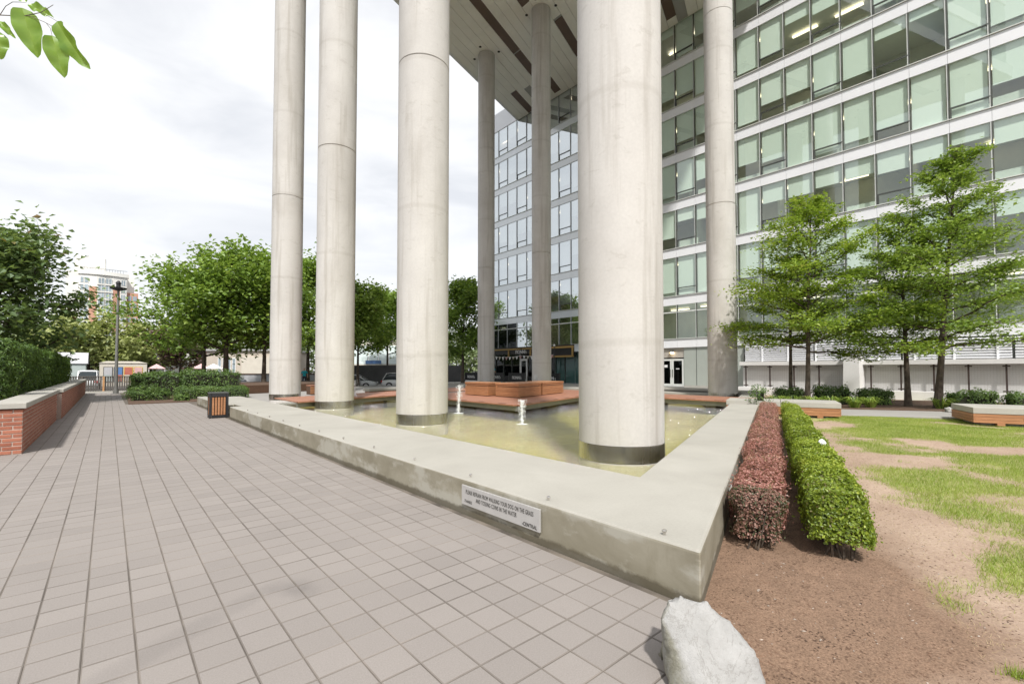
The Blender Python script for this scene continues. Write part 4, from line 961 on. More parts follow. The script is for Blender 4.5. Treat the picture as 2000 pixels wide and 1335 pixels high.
# green box hedge
t = thing('box_hedge', 'long clipped bright green hedge running back along the lawn', 'hedge', (4.5, 1.2, 0))
hc = np.array([4.64, 1.38]); HL = 12.2
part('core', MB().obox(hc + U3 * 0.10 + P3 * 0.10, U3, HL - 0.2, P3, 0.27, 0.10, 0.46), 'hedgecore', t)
leaf_box('foliage', hc, U3, HL, P3, 0.47, 0.10, 0.56, 72000, 0.034, 0.021, 'leaf_box', t, 0.055, 1.1, 0.9, rnd_=0.13)
m = MB()
for i in range(60):
    a = HL * random.random() ** 1.8 + 0.08; b = random.uniform(0.10, 0.38); p = hc + U3 * a + P3 * b
    q = p + U3 * random.uniform(-0.12, 0.08) + P3 * random.uniform(-0.1, 0.12)
    m.tube([(p[0], p[1], -0.03), ((p[0] + q[0]) / 2, (p[1] + q[1]) / 2, 0.14), (q[0], q[1], 0.34)], [0.012, 0.009, 0.005], 5)
leaf_box('front_foliage', hc - U3 * 0.01, U3, 0.3, P3, 0.47, 0.12, 0.55, 8000, 0.034, 0.021, 'leaf_box', t, 0.05, 0, 0.5, rnd_=0.13)
part('stems', m, 'bark', t, kind='stuff')
# red barberry hedge
t = thing('barberry_hedge', 'long clipped reddish purple hedge between the pool wall and the green hedge', 'hedge', (4.4, 1.7, 0))
hc2 = np.array([4.34, 1.90]); HL2 = 12.6
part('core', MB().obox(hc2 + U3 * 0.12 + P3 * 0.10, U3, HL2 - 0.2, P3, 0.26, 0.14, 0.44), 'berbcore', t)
leaf_box('foliage', hc2 + U3 * 0.22, U3, HL2 - 0.22, P3, 0.45, 0.10, 0.53, 52000, 0.027, 0.017, 'leaf_berb', t, 0.06, 1.1, 0.8, rnd_=0.12)
leaf_box('front_foliage', hc2, U3, 0.36, P3, 0.45, 0.06, 0.47, 7000, 0.028, 0.018, 'leaf_berb_green', t, 0.06, 0.0, 0.6, rnd_=0.13)
m = MB()
for i in range(50):
    a = HL2 * random.random() ** 1.8 + 0.05; b = random.uniform(0.08, 0.36); p = hc2 + U3 * a + P3 * b; q = p + U3 * random.uniform(-0.12, 0.08) + P3 * random.uniform(-0.1, 0.12)
    m.tube([(p[0], p[1], -0.03), ((p[0] + q[0]) / 2, (p[1] + q[1]) / 2, 0.14), (q[0], q[1], 0.34)], [0.010, 0.007, 0.004], 5)
part('stems', m, 'bark', t, kind='stuff')
# crumpled white flower ball on the green hedge
bm = bmesh.new(); bmesh.ops.create_icosphere(bm, subdivisions=3, radius=0.045)
for v_ in bm.verts: v_.co *= 1 + 0.22 * math.sin(v_.co.x * 160) * math.sin(v_.co.y * 140 + 1) * math.cos(v_.co.z * 150)
me = bpy.data.meshes.new('white_ball'); bm.to_mesh(me); bm.free(); me.materials.append(MAT['flower'])
pb = hc + U3 * 2.75 + P3 * 0.34
o = bpy.data.objects.new('white_ball', me); link(o); o.location = (pb[0], pb[1], 0.60); tag(o, 'small crumpled white ball lying on top of the green hedge', 'ball')

# ------------------------------------------------------------------ trees
def hashrng(s): return np.random.default_rng(abs(hash(s)) % (2 ** 31) if False else sum(ord(c) * (i + 7) for i, c in enumerate(s)))
def tree(name, label, base, H, clear, rad, nleaf, L, W, leaf, bark='bark', style='maple', nl=18, tr=0.12, lean=(0, 0), group=None, seed='', crown_c=None, top=1.0, el0=None):
    rg = hashrng(label + seed); t = thing(name, label, 'tree', base, 0, group)
    mb = MB(); hpts = []; n = 9
    wob = rg.normal(0, 0.05, (n, 2)).cumsum(0) * 0.6
    for i in range(n):
        f = i / (n - 1); hpts.append(np.array([lean[0] * f + wob[i, 0] * f, lean[1] * f + wob[i, 1] * f, -0.1 + (H * 0.96 + 0.1) * f]))
    rads = [tr * (1.25 if i == 0 else 1) * (1 - 0.92 * (i / (n - 1)) ** 0.8) + 0.008 for i in range(n)]
    mb.tube(hpts, rads, 8)
    def tp(z):
        f = np.clip((z + 0.1) / (H * 0.96 + 0.1), 0, 1) * (n - 1); i = min(int(f), n - 2); return hpts[i] + (hpts[i + 1] - hpts[i]) * (f - i)
    C_ = []; Wt = []; SG = []
    ga = rg.uniform(0, 6.28)
    for k_ in range(nl):
        f = (k_ + 0.5) / nl; z = clear + (H - clear) * (f ** (0.9 if style == 'maple' else 1.0)) * 0.93
        ga += 2.399 + rg.normal(0, 0.25)
        if style == 'maple':
            prof = math.sin(math.pi * min(1, 0.22 + 0.78 * f) ** 0.85) ** 0.6 if f < 0.97 else 0.25
            el = R(18 + 48 * f + rg.normal(0, 7)); ln = rad * prof * rg.uniform(0.8, 1.12)
        else:                                   # layered: nearly level sprays, widest low down
            prof = (1 - f) ** 0.62 * 0.92 + 0.12; el = R(8 + 40 * f + rg.normal(0, 7)); ln = rad * prof * rg.uniform(0.78, 1.15)
        ln = max(ln, 0.35)
        s = tp(min(z, H * 0.93)); d = np.array([math.cos(ga) * math.cos(el), math.sin(ga) * math.cos(el), math.sin(el)])
        pts = [s]; m_ = 6
        for j in range(1, m_ + 1):
            q = j / m_; up = (0.10 if style == 'maple' else -0.05) * ln * q * q
            pts.append(s + d * ln * q + np.array([0, 0, up]) + rg.normal(0, 0.035 * ln, 3) * q)
        r0 = max(0.014, tr * 0.42 * (1 - f * 0.75)); mb.tube(pts, [r0 * (1 - 0.85 * j / m_) + 0.004 for j in range(m_ + 1)], 5)
        # twigs
        nt_ = 4 + int(ln * 3)
        for q in range(nt_):
            g = rg.uniform(0.22, 1.0); i = min(int(g * m_), m_ - 1); p0 = pts[i] + (pts[i + 1] - pts[i]) * (g * m_ - i)
            side = rg.choice([-1, 1]); yaw = ga + side * rg.uniform(0.5, 1.25); tl = ln * rg.uniform(0.18, 0.46) * (1.15 - 0.55 * g)
            te = el * 0.6 + rg.normal(0, 0.28 if style == 'maple' else 0.10); d2 = np.array([math.cos(yaw) * math.cos(te), math.sin(yaw) * math.cos(te), math.sin(te)])
            p1 = p0 + d2 * tl * 0.5 + rg.normal(0, 0.03, 3); p2 = p0 + d2 * tl + rg.normal(0, 0.05, 3) * tl
            mb.tube([p0, p1, p2], [r0 * 0.3 + 0.003, 0.006, 0.003], 4)
            for a_ in np.linspace(0.25, 1.08, 5):
                C_.append(p0 + (p2 - p0) * a_); Wt.append(0.5 + tl); SG.append((0.10 + 0.16 * tl) * (1.5 if style == 'maple' else 1.1))
        for a_ in np.linspace(0.45, 1.05, 5):
            i = min(int(a_ * m_), m_ - 1); C_.append(pts[i] + (pts[i + 1] - pts[i]) * (a_ * m_ - i)); Wt.append(0.5); SG.append(0.13 if style == 'maple' else 0.10)
    C_ = np.array(C_); Wt = np.array(Wt); Wt /= Wt.sum(); SG = np.array(SG)
    idx = rg.choice(len(C_), nleaf, p=Wt); fl = 0.75 if style == 'maple' else 0.36
    off_ = rg.normal(size=(nleaf, 3)) * np.array([1, 1, fl]) * SG[idx][:, None] * 1.25
    P = C_[idx] + off_
    clump = rg.random(len(C_))[idx]
    r_ = np.clip(0.42 + 0.3 * (clump - 0.5) + rg.normal(0, 0.2, nleaf) + 0.12 * (P[:, 2] - clear) / H, 0, 1)
    Vv, Ff, rv = leaves(P, L, W, up=0.35 if style == 'maple' else 0.7, rnd=r_, rng=rg)
    part('trunk', mb, bark, t, w=False, smooth=True)
    o = bpy.data.objects.new('crown', np_mesh('crown', Vv, Ff, leaf, rv)); link(o, t)
    return t
GR = 'layered trees before the offices'
tree('elm_tree', 'layered light green tree beside the dappled column, its top before the offices', (23.2, 6.75, 0), 9.4, 2.3, 3.3, 21000, 0.155, 0.088, 'leaf_elm', style='layer', nl=42, tr=0.115, lean=(0.25, -0.25), group=GR)
tree('elm_tree', 'slim second trunk close behind the tree beside the dappled column', (24.3, 7.75, 0), 7.0, 2.6, 2.2, 7500, 0.15, 0.085, 'leaf_elm', style='layer', nl=20, tr=0.10, lean=(-0.2, -0.2), group=GR)
tree('elm_tree', 'tallest layered tree at the right, trunk beside the white stone in the bed', (25.0, 2.7, 0), 10.6, 2.2, 3.2, 22000, 0.155, 0.088, 'leaf_elm2', style='layer', nl=44, tr=0.13, lean=(0.3, -0.7), group=GR)
tree('elm_tree', 'layered tree with upright dark trunk left of the tallest one at the right', (25.4, 3.65, 0), 8.6, 2.4, 2.4, 11000, 0.15, 0.085, 'leaf_elm', style='layer', nl=26, tr=0.115, lean=(0.1, 0.2), group=GR)
GM = 'maple trees beyond the pool'
tree('maple_tree', 'maple at the left of the far group, crown overhanging the walk by the lamp post', (5.9, 45.2, 0.1), 8.6, 2.4, 5.5, 9500, 0.34, 0.26, 'leaf_maple', nl=24, tr=0.20, group=GM)
tree('maple_tree', 'thick-trunked maple in front of the parked dark car', (7.1, 43.0, 0.1), 10.0, 2.8, 5.2, 9500, 0.34, 0.26, 'leaf_maple', nl=24, tr=0.26, group=GM)
tree('maple_tree', 'forked maple just left of the leftmost column', (9.7, 42.3, 0.1), 10.0, 2.9, 4.8, 8500, 0.34, 0.26, 'leaf_maple', nl=22, tr=0.2, group=GM)
tree('maple_tree', 'maple seen between the two leftmost columns', (14.4, 46.2, 0.0), 11.4, 3.4, 4.6, 9000, 0.36, 0.27, 'leaf_maple', nl=20, tr=0.2, group=GM)
tree('maple_tree', 'light green maple right of the third front column, before the silver car', (18.2, 43.5, 0.0), 9.2, 2.8, 3.9, 10000, 0.34, 0.26, 'leaf_elm2', nl=20, tr=0.16, group=GM)
tree('maple_tree', 'thin-stemmed far maple before the sloped glazing, left of the second column', (25.2, 51.5, -0.3), 10.6, 3.4, 4.4, 9000, 0.36, 0.27, 'leaf_maple', nl=20, tr=0.16, group=GM)
tree('maple_tree', 'maple at the pub end, between the second column and the farthest one', (26.0, 37.0, 0.0), 10.2, 2.6, 3.3, 11000, 0.30, 0.23, 'leaf_maple', nl=20, tr=0.18, group=GM)
tree('broadleaf_tree', 'big dark-leaved tree rising behind the brick planter at the left', (-4.1, 30.4, 0.7), 6.4, 1.3, 3.4, 8500, 0.30, 0.21, 'leaf_dark', nl=28, tr=0.22)
tree('broadleaf_tree', 'pale yellow-green tree far behind the fence under the apartment tower', (-2.5, 104, -0.4), 7.6, 1.0, 8.0, 5000, 0.7, 0.55, 'leaf_yellow', nl=20, tr=0.3)
tree('broadleaf_tree', 'far yellow-green bush tree right of the lamp post', (5.5, 101, -0.4), 8.2, 1.0, 6.0, 4000, 0.7, 0.55, 'leaf_yellow', nl=18, tr=0.3, seed='b')
tree('plum_tree', 'small dark purple-leaved tree behind the shrubs', (7.6, 80, -0.4), 7.2, 1.8, 4.2, 4500, 0.45, 0.35, 'leaf_red', nl=16, tr=0.2)
# out of frame to the right: none

# tree standing left of the camera whose leafy twig hangs into the picture
t = thing('overhanging_tree', 'leafy twig with a few large green leaves hanging in at the top left', 'tree', (-3.2, -0.6, 0))
part('trunk', MB().tube([(-3.2, -0.6, -0.1), (-3.15, -0.5, 1.5), (-3.1, -0.3, 2.6), (-2.9, -0.1, 3.8), (-2.9, -0.2, 5.2)], [0.13, 0.11, 0.10, 0.08, 0.03], 10), 'bark', t, smooth=True)
tw = part('twig', MB().tube([(-3.1, -0.3, 2.6), (-2.3, 0.5, 3.05), (-1.3, 1.25, 3.05), (-0.62, 1.75, 2.80), (-0.316, 1.964, 2.641), (-0.25, 1.908, 2.598), (-0.20, 1.866, 2.596), (-0.163, 1.831, 2.605), (-0.137, 1.808, 2.627)], [0.035, 0.025, 0.014, 0.007, 0.0022, 0.0014, 0.0012, 0.001, 0.0007], 6)
     .tube([(-0.190, 1.855, 2.597), (-0.155, 1.825, 2.578), (-0.127, 1.802, 2.559)], [0.001, 0.0008, 0.0006], 5).tube([(-0.25, 1.908, 2.598), (-0.238, 1.895, 2.622), (-0.224, 1.884, 2.635), (-0.195, 1.858, 2.634)], [0.001, 0.0009, 0.0008, 0.0006], 5)
     .tube([(-0.163, 1.831, 2.605), (-0.140, 1.812, 2.590), (-0.128, 1.802, 2.58)], [0.0008, 0.0006, 0.0005], 5).tube([(-0.150, 1.820, 2.573), (-0.142, 1.814, 2.560), (-0.138, 1.812, 2.54)], [0.0008, 0.0006, 0.0005], 5)
     .tube([(-0.316, 1.964, 2.641), (-0.27, 1.925, 2.61), (-0.249, 1.908, 2.58)], [0.0012, 0.0008, 0.0006], 5), 'bark_light', t, smooth=True)
def big_leaf(p, direc, nrm, L, W):
    d = Vector(direc).normalized(); nn = Vector(nrm); s_ = d.cross(nn).normalized(); nn = s_.cross(d).normalized()
    vs = []; fs = []; n = 15
    for i in range(n):
        f = i / (n - 1); wd = W * (math.sin(math.pi * min(1, (f * 0.97 + 0.02) ** 0.85)) ** 0.7) * (1.08 - 0.2 * f) if 0 < f < 1 else 0.002; cup = 0.16 * L * (f * f); wav = 0.005 * math.sin(i * 1.1)
        c = Vector(p) + d * L * f - nn * cup
        for j, q in enumerate((-1, -0.5, 0, 0.5, 1)): vs.append(c + s_ * wd * 0.5 * q + nn * (0.20 * abs(q) * wd + wav * q))
    for i in range(n - 1):
        for j in range(4): a_ = i * 5 + j; fs.append((a_, a_ + 1, a_ + 6, a_ + 5))
    me = MB().add(vs, fs); me.shift(-BASE[t.name]); mm = me.mesh('leaf', 'twigleaf', smooth=True, fix=False)
    at = mm.attributes.new('rnd', 'FLOAT', 'POINT'); at.data.foreach_set('value', [random.uniform(0.1, 0.5) + (0.4 if abs(k2 % 5 - 2) == 0 else 0.0) for k2 in range(len(mm.vertices))])
    o = bpy.data.objects.new('leaf', mm); link(o, t); return o
RT = Vector((CR[0], CR[1], 0)); FW = Vector((CF[0], CF[1], 0)); UPV = Vector((0, 0, 1))
def ld(a, b, c): return RT * a + UPV * b + FW * c
def leaf_between(p, q, W, tilt, bend=0.0):
    p = Vector(p); q = Vector(q); d = q - p; big_leaf(p, d + FW * bend, -FW + RT * tilt + UPV * 0.25, d.length, W)
leaf_between((-0.203, 1.866, 2.618), (-0.174, 1.845, 2.492), 0.062, 0.55)
leaf_between((-0.128, 1.802, 2.580), (-0.075, 1.761, 2.456), 0.054, -0.5)
leaf_between((-0.138, 1.812, 2.540), (-0.114, 1.795, 2.433), 0.054, 0.6)
leaf_between((-0.190, 1.855, 2.628), (-0.150, 1.822, 2.612), 0.030, 0.3, 0.02)
leaf_between((-0.195, 1.858, 2.634), (-0.220, 1.875, 2.690), 0.045, 0.4)
leaf_between((-0.252, 1.910, 2.582), (-0.222, 1.886, 2.540), 0.020, 0.2)
leaf_between((-0.252, 1.912, 2.552), (-0.247, 1.909, 2.479), 0.040, 0.9)
leaf_between((-0.290, 1.940, 2.630), (-0.275, 1.925, 2.700), 0.055, 0.4)
leaf_between((-0.330, 1.970, 2.640), (-0.320, 1.965, 2.540), 0.055, -0.3)
leaf_between((-0.420, 1.900, 2.700), (-0.430, 1.905, 2.590), 0.060, 0.3)
leaf_between((-0.620, 1.750, 2.790), (-0.600, 1.760, 2.670), 0.062, 0.2)
leaf_between((-0.900, 1.540, 2.890), (-0.920, 1.560, 2.770), 0.062, -0.3)

# ------------------------------------------------------------------ rock at the wall corner
def rock(name, pts, label, n=4):
    bm = bmesh.new(); vs = [bm.verts.new(p) for p in pts]; bmesh.ops.convex_hull(bm, input=vs)
    for v_ in [v_ for v_ in bm.verts if not v_.link_faces]: bm.verts.remove(v_)
    bmesh.ops.dissolve_limit(bm, angle_limit=R(4), verts=bm.verts, edges=bm.edges)
    bmesh.ops.triangulate(bm, faces=bm.faces)
    for _ in range(5): bmesh.ops.subdivide_edges(bm, edges=[e for e in bm.edges if e.calc_length() > 0.014], cuts=1)
    bmesh.ops.triangulate(bm, faces=bm.faces)
    for _ in range(3): bmesh.ops.smooth_vert(bm, verts=bm.verts, factor=0.5, use_axis_x=True, use_axis_y=True, use_axis_z=True)
    bm.normal_update()
    from mathutils import noise as mn
    for v_ in bm.verts: v_.co += v_.normal * (mn.noise(v_.co * 7) * 0.013 + abs(mn.noise(v_.co * 19)) * 0.010 + mn.noise(v_.co * 45) * 0.004 + mn.noise(v_.co * 110) * 0.0018)
    me = bpy.data.meshes.new(name); bm.to_mesh(me); bm.free(); me.materials.append(MAT['rock'])
    me.polygons.foreach_set('use_smooth', [True] * len(me.polygons)); return me
rp = [(.84, 2.32, -.05), (.98, 2.14, -.05), (1.30, 2.10, -.05), (1.40, 2.42, -.05), (1.25, 2.74, -.05), (.92, 2.68, -.05), (.93, 2.48, .375), (1.00, 2.50, .39), (1.14, 2.50, .36), (.88, 2.44, .30), (1.25, 2.46, .29), (1.31, 2.34, .19), (1.0, 2.70, .27), (.865, 2.36, .10), (.99, 2.20, .06), (1.32, 2.2, .04), (1.36, 2.4, .12), (1.2, 2.7, .15)]
rc = np.array([1.1, 2.42]); rxy = (rc[0] - 0.10) * CR + rc[1] * CF
pts = [Vector((*((p[0] - rc[0]) * CR + (p[1] - rc[1]) * CF), p[2])) for p in rp]
o = bpy.data.objects.new('rock', rock('rock', pts, '')); link(o); o.location = (rxy[0], rxy[1], 0); tag(o, 'angular pale grey boulder at the corner of paving and lawn', 'rock')
pts = [Vector((math.cos(a) * random.uniform(0.16, 0.22), math.sin(a) * random.uniform(0.1, 0.2), z_)) for a in np.linspace(0, 5.6, 8) for z_ in (-0.02, 0.12)] + [Vector((0, 0, 0.16))]
o = bpy.data.objects.new('stone', rock('stone', pts, '')); link(o); o.location = (23.3, 2.2, 0.06); tag(o, 'small whitish stone beside the path at the foot of the tallest tree', 'stone')

# ------------------------------------------------------------------ grass, straw and chips
def scatter(n, x0, x1, y0, y1, pw=1.0):
    x = x0 + (x1 - x0) * RNG.random(n) ** pw; y = y0 + (y1 - y0) * RNG.random(n); return x, y
def on_lawn(x, y): return (y < 0.0 + 0.351 * (x - 3.0) - 0.0) & (x > 2.3) & ((x - 19.1) * 0.86 + (y - 4.6) * 0.51 < -0.05)
def blades(name, x, y, hgt, wid, mat, lean=0.6):
    n = len(x); z = lawn_z(x, y) - 0.004; a = RNG.uniform(0, 6.283, n); h_ = hgt * RNG.uniform(0.5, 1.35, n); l_ = lean * h_ * RNG.uniform(0.2, 1.3, n); b = RNG.uniform(0, 6.283, n)
    V = np.empty((n, 3, 3)); dx = np.cos(a) * wid / 2; dy = np.sin(a) * wid / 2
    V[:, 0] = np.stack([x - dx, y - dy, z], 1); V[:, 1] = np.stack([x + dx, y + dy, z], 1); V[:, 2] = np.stack([x + np.cos(b) * l_, y + np.sin(b) * l_, z + h_], 1)
    o = bpy.data.objects.new(name, np_mesh(name, V.reshape(-1, 3), np.arange(n * 3).reshape(-1, 3), mat, np.repeat(np.clip(0.45 + 0.5 * (vnoise(x, y, 1.7, 9) - 0.5) + RNG.normal(0, 0.2, n), 0, 1), 3))); link(o); return o
def gdens(x, y):
    d = 0.55 * vnoise(x, y, 0.75, 31) + 0.3 * vnoise(x, y, 1.9, 32) + 0.15 * vnoise(x, y, 4.3, 33)
    far = np.clip((x - 9) / 8, 0, 1) * 0.10
    hd = 0.351 * (x - 4.9) + 0.75 - y                    # distance from the green hedge side, larger = farther
    trod = np.clip(1.1 - hd, 0, 1.1) * 0.16
    close = np.clip(5.2 - x, 0, 2) * 0.10
    for (px, py, r_, g_) in ((6.9, 0.6, 0.6, 0.22), (5.6, 0.1, 0.42, 0.3), (8.2, 0.2, 0.9, 0.2), (8.8, 1.1, 0.6, 0.2), (6.1, -0.35, 0.6, 0.3), (7.4, -0.7, 0.8, 0.25), (4.75, -0.55, 0.3, 0.35)): d = d + g_ * np.exp(-((x - px) ** 2 + (y - py) ** 2) / r_ ** 2)
    return d + far - trod - close
x, y = scatter(1100000, 3.2, 21.5, -11, 4.6, 1.35); g = gdens(x, y); keep = on_lawn(x, y) & (RNG.random(len(x)) < np.clip((g - 0.435) * 6, 0, 1)) & (y > -x * 0.62 - 0.5)
x, y = x[keep][:360000], y[keep][:360000]
lw = bpy.data.objects['lawn'].data; lv_ = np.empty(len(lw.vertices) * 3, np.float32); lw.vertices.foreach_get('co', lv_); lv_ = lv_.reshape(-1, 3)
at_ = lw.attributes.new('green', 'FLOAT', 'POINT'); at_.data.foreach_set('value', gdens(lv_[:, 0].astype(float), lv_[:, 1].astype(float)).astype(np.float32))
o = blades('grass', x, y, 0.05, 0.005, 'grass', 0.8); tag(o, 'patchy short green lawn grass', 'grass', kind='stuff')
x, y = scatter(420000, 2.3, 21.5, -11, 4.6, 1.5); g = gdens(x, y); keep = on_lawn(x, y) & (RNG.random(len(x)) < np.clip((0.56 - g) * 5, 0.05, 0.55)) & (y > -x * 0.62 - 0.5)
x, y = x[keep][:150000], y[keep][:150000]
o = blades('straw', x, y, 0.016, 0.004, 'straw', 2.4); tag(o, 'dry trodden straw-coloured grass on the lawn', 'dry grass', kind='stuff')
x, y = scatter(300000, 2.6, 21.5, -11, 4.6, 1.3); g = gdens(x, y); keep = on_lawn(x, y) & (RNG.random(len(x)) < np.clip((g - 0.33) * 3, 0, 0.6)) & (y > -x * 0.62 - 0.5)
o = blades('sparse_grass', x[keep][:110000], y[keep][:110000], 0.03, 0.004, 'grass_pale', 1.1); tag(o, 'thin pale yellowish grass between the green patches', 'grass', kind='stuff')
# a few tufts near the camera
tx = []; ty = []
for (cx0, cy0, n, s) in ((4.05, -0.83, 900, 0.09), (4.5, -1.0, 700, 0.1), (3.62, 0.10, 120, 0.03), (5.2, -0.9, 900, 0.14), (3.6, -0.95, 500, 0.08)):
    tx.append(RNG.normal(cx0, s, n)); ty.append(RNG.normal(cy0, s, n))
o = blades('grass_tufts', np.concatenate(tx), np.concatenate(ty), 0.06, 0.005, 'grass', 0.5); tag(o, 'isolated grass tufts on the bare earth near the camera', 'grass', kind='stuff')
def bits(name, x, y, s0, s1, mat, flat=0.35, z=None):
    n = len(x); z = lawn_z(x, y) if z is None else z; s = RNG.uniform(s0, s1, n)
    base = np.array([(1, 0, 0), (-1, 0, 0), (0, 1, 0), (0, -1, 0), (0, 0, 1), (0, 0, -1)], float)
    f = np.array([(0, 2, 4), (2, 1, 4), (1, 3, 4), (3, 0, 4), (2, 0, 5), (1, 2, 5), (3, 1, 5), (0, 3, 5)])
    a = RNG.uniform(0, 6.28, n); sx_ = s * RNG.uniform(0.6, 1.9, n); sy_ = s * RNG.uniform(0.4, 1, n); sz_ = s * flat
    V = base[None] * np.stack([sx_, sy_, sz_], 1)[:, None]; ca, sa = np.cos(a)[:, None], np.sin(a)[:, None]
    V = np.stack([V[..., 0] * ca - V[..., 1] * sa, V[..., 0] * sa + V[..., 1] * ca, V[..., 2]], -1) + np.stack([x, y, z + sz_ * 0.5], 1)[:, None]
    o = bpy.data.objects.new(name, np_mesh(name, V.reshape(-1, 3), (np.arange(n)[:, None, None] * 6 + f[None]).reshape(-1, 3), mat)); link(o); return o
n = 22000; a_ = RNG.random(n) ** 1.5 * 12.5 - 1.5; b_ = RNG.normal(0.35, 0.75, n)
xx_ = 3.15 + a_ * 0.9436 + b_ * 0.331; yy_ = 1.55 + a_ * 0.331 - b_ * 0.9436 - 0.15
kk = (yy_ < yout(xx_) - 0.03) & (yy_ < 1.42 + 0.66 * (xx_ - 3.0)); o = bits('bark_mulch', xx_[kk], yy_[kk], 0.002, 0.0085, 'chip'); tag(o, 'brown bark mulch round the feet of the hedges', 'mulch', kind='stuff')
x, y = scatter(800, 2.2, 8.5, -2.5, 1.6, 1.4); kk = (y < yout(x) - 0.05) & (y < 1.4 + 0.66 * (x - 3.0)); o = bits('pebbles', x[kk], y[kk], 0.003, 0.009, 'pebble', 0.6); tag(o, 'scattered pale pebbles and litter on the bare earth', 'pebbles', kind='stuff')

# ------------------------------------------------------------------ brick planter on the left
BX = -1.2; BY = 12.72; CZ = 0.86
bp = thing('brick_planter', 'red brick planter wall with pale concrete caps along the left of the walk', 'planter', (-1.2, 12.72, 0))
part('mortar_core', MB().box((-7.0, 12.724, -0.02), (BX - 0.006, 13.0, CZ - 0.02)), 'mortar', bp)
part('mortar_core', MB().box((-1.6, 13.003, -0.02), (BX - 0.006, 20.45, CZ - 0.02)), 'mortar', bp)
part('mortar_core', MB().box((-1.52, 20.75, -0.02), (-1.116, 41.4, CZ - 0.02)), 'mortar', bp)
part('mortar_core', MB().box((-1.6, 20.452, -0.02), (-1.26, 20.748, CZ - 0.02)), 'brick_o', bp)
def bmesh_arr(c, half):
    q = np.array([(-1, -1, -1), (1, -1, -1), (1, 1, -1), (-1, 1, -1), (-1, -1, 1), (1, -1, 1), (1, 1, 1), (-1, 1, 1)], float)
    V = c[:, None] + q[None] * half[:, None]
    f = np.array([(3, 2, 1, 0), (4, 5, 6, 7), (0, 1, 5, 4), (1, 2, 6, 5), (2, 3, 7, 6), (3, 0, 4, 7)])
    return V.reshape(-1, 3), (np.arange(len(c))[:, None, None] * 8 + f[None]).reshape(-1, 4)
cen = []; hf = []; pri = []
NC = 11; chh = (CZ - 0.015) / NC; bl_ = 0.265
for r_ in range(NC):
    zc = 0.005 + chh * (r_ + 0.5)
    x = BX - (0.0 if r_ % 2 else 0.13)
    if r_ % 2 == 0: cen.append((BX - 0.0645, 12.743, zc)); hf.append((0.0585, 0.025, chh / 2 - 0.008)); pri.append(0)
    while x - bl_ > -6.9:
        cen.append((x - bl_ / 2 - 0.003, 12.74, zc)); hf.append((bl_ / 2 - 0.008, 0.025, chh / 2 - 0.008)); pri.append(abs(x - BX)); x -= bl_
    for (xf, ya, yb) in ((BX, 12.72, 20.45), (-1.11, 20.75, 41.4)):
        y = ya + (0.0 if r_ % 2 == 0 else 0.13) + 0.001
        if r_ % 2: cen.append((xf - 0.022, ya + 0.078, zc)); hf.append((0.022, 0.047, chh / 2 - 0.008)); pri.append(2.0 + ya - 12.7)
        while y + bl_ < yb:
            off_ = 0.035 if y < ya + 0.1 else 0
            cen.append((xf - 0.022, y + bl_ / 2 + off_ / 2, zc)); hf.append((0.022, bl_ / 2 - 0.008 - off_ / 2, chh / 2 - 0.008)); pri.append(1.0 + (y - 12.7) * 0.6); y += bl_
cen = np.array(cen); hf = np.array(hf); pri = np.array(pri); od = np.argsort(pri); A_, B_ = od[:300], od[300:]
cache = {}
for i in A_:
    key = tuple(np.round(hf[i], 4))
    if key not in cache: cache[key] = MB().box(-hf[i], hf[i]).mesh('brick', 'brick_o', bevel=0.004)
    c = Vector(cen[i]) - Vector((-1.2, 12.72, 0)); inst('brick', cache[key], bp, c + Vector((random.gauss(0, 0.001), random.gauss(0, 0.001), 0)))
V, F = bmesh_arr(cen[B_] - np.array([-1.2, 12.72, 0]), hf[B_])
o = bpy.data.objects.new('brick_courses', np_mesh('brick_courses', V, F, 'brick_s', np.repeat(RNG.random(len(B_)), 8))); link(o, bp); o['kind'] = 'stuff'
for (x0, x1, y0, y1) in [(-1.66, BX + 0.045, 12.67, 14.9), (-1.66, BX + 0.045, 14.91, 17.7), (-1.66, BX + 0.045, 17.71, 20.5), (-1.6, -1.07, 20.7, 24.5), (-1.6, -1.07, 24.51, 29), (-1.6, -1.07, 29.01, 35), (-1.6, -1.07, 35.01, 41.45), (-3.9, -1.67, 12.67, 13.08), (-7, -3.91, 12.67, 13.08)]:
    part('cap_slab', MB().box((x0, y0, CZ), (x1, y1, CZ + 0.105)), 'concrete', bp, bevel=0.008)
part('planter_soil', MB().box((-9, 13.05, -0.1), (-1.62, 41.4, 0.74)), 'soil', bp)
# concrete edging inside the planter, seen over the cap
part('inner_kerb', MB().box((-6.5, 20.0, 0.7), (-1.8, 20.35, 0.92)), 'concrete', bp)

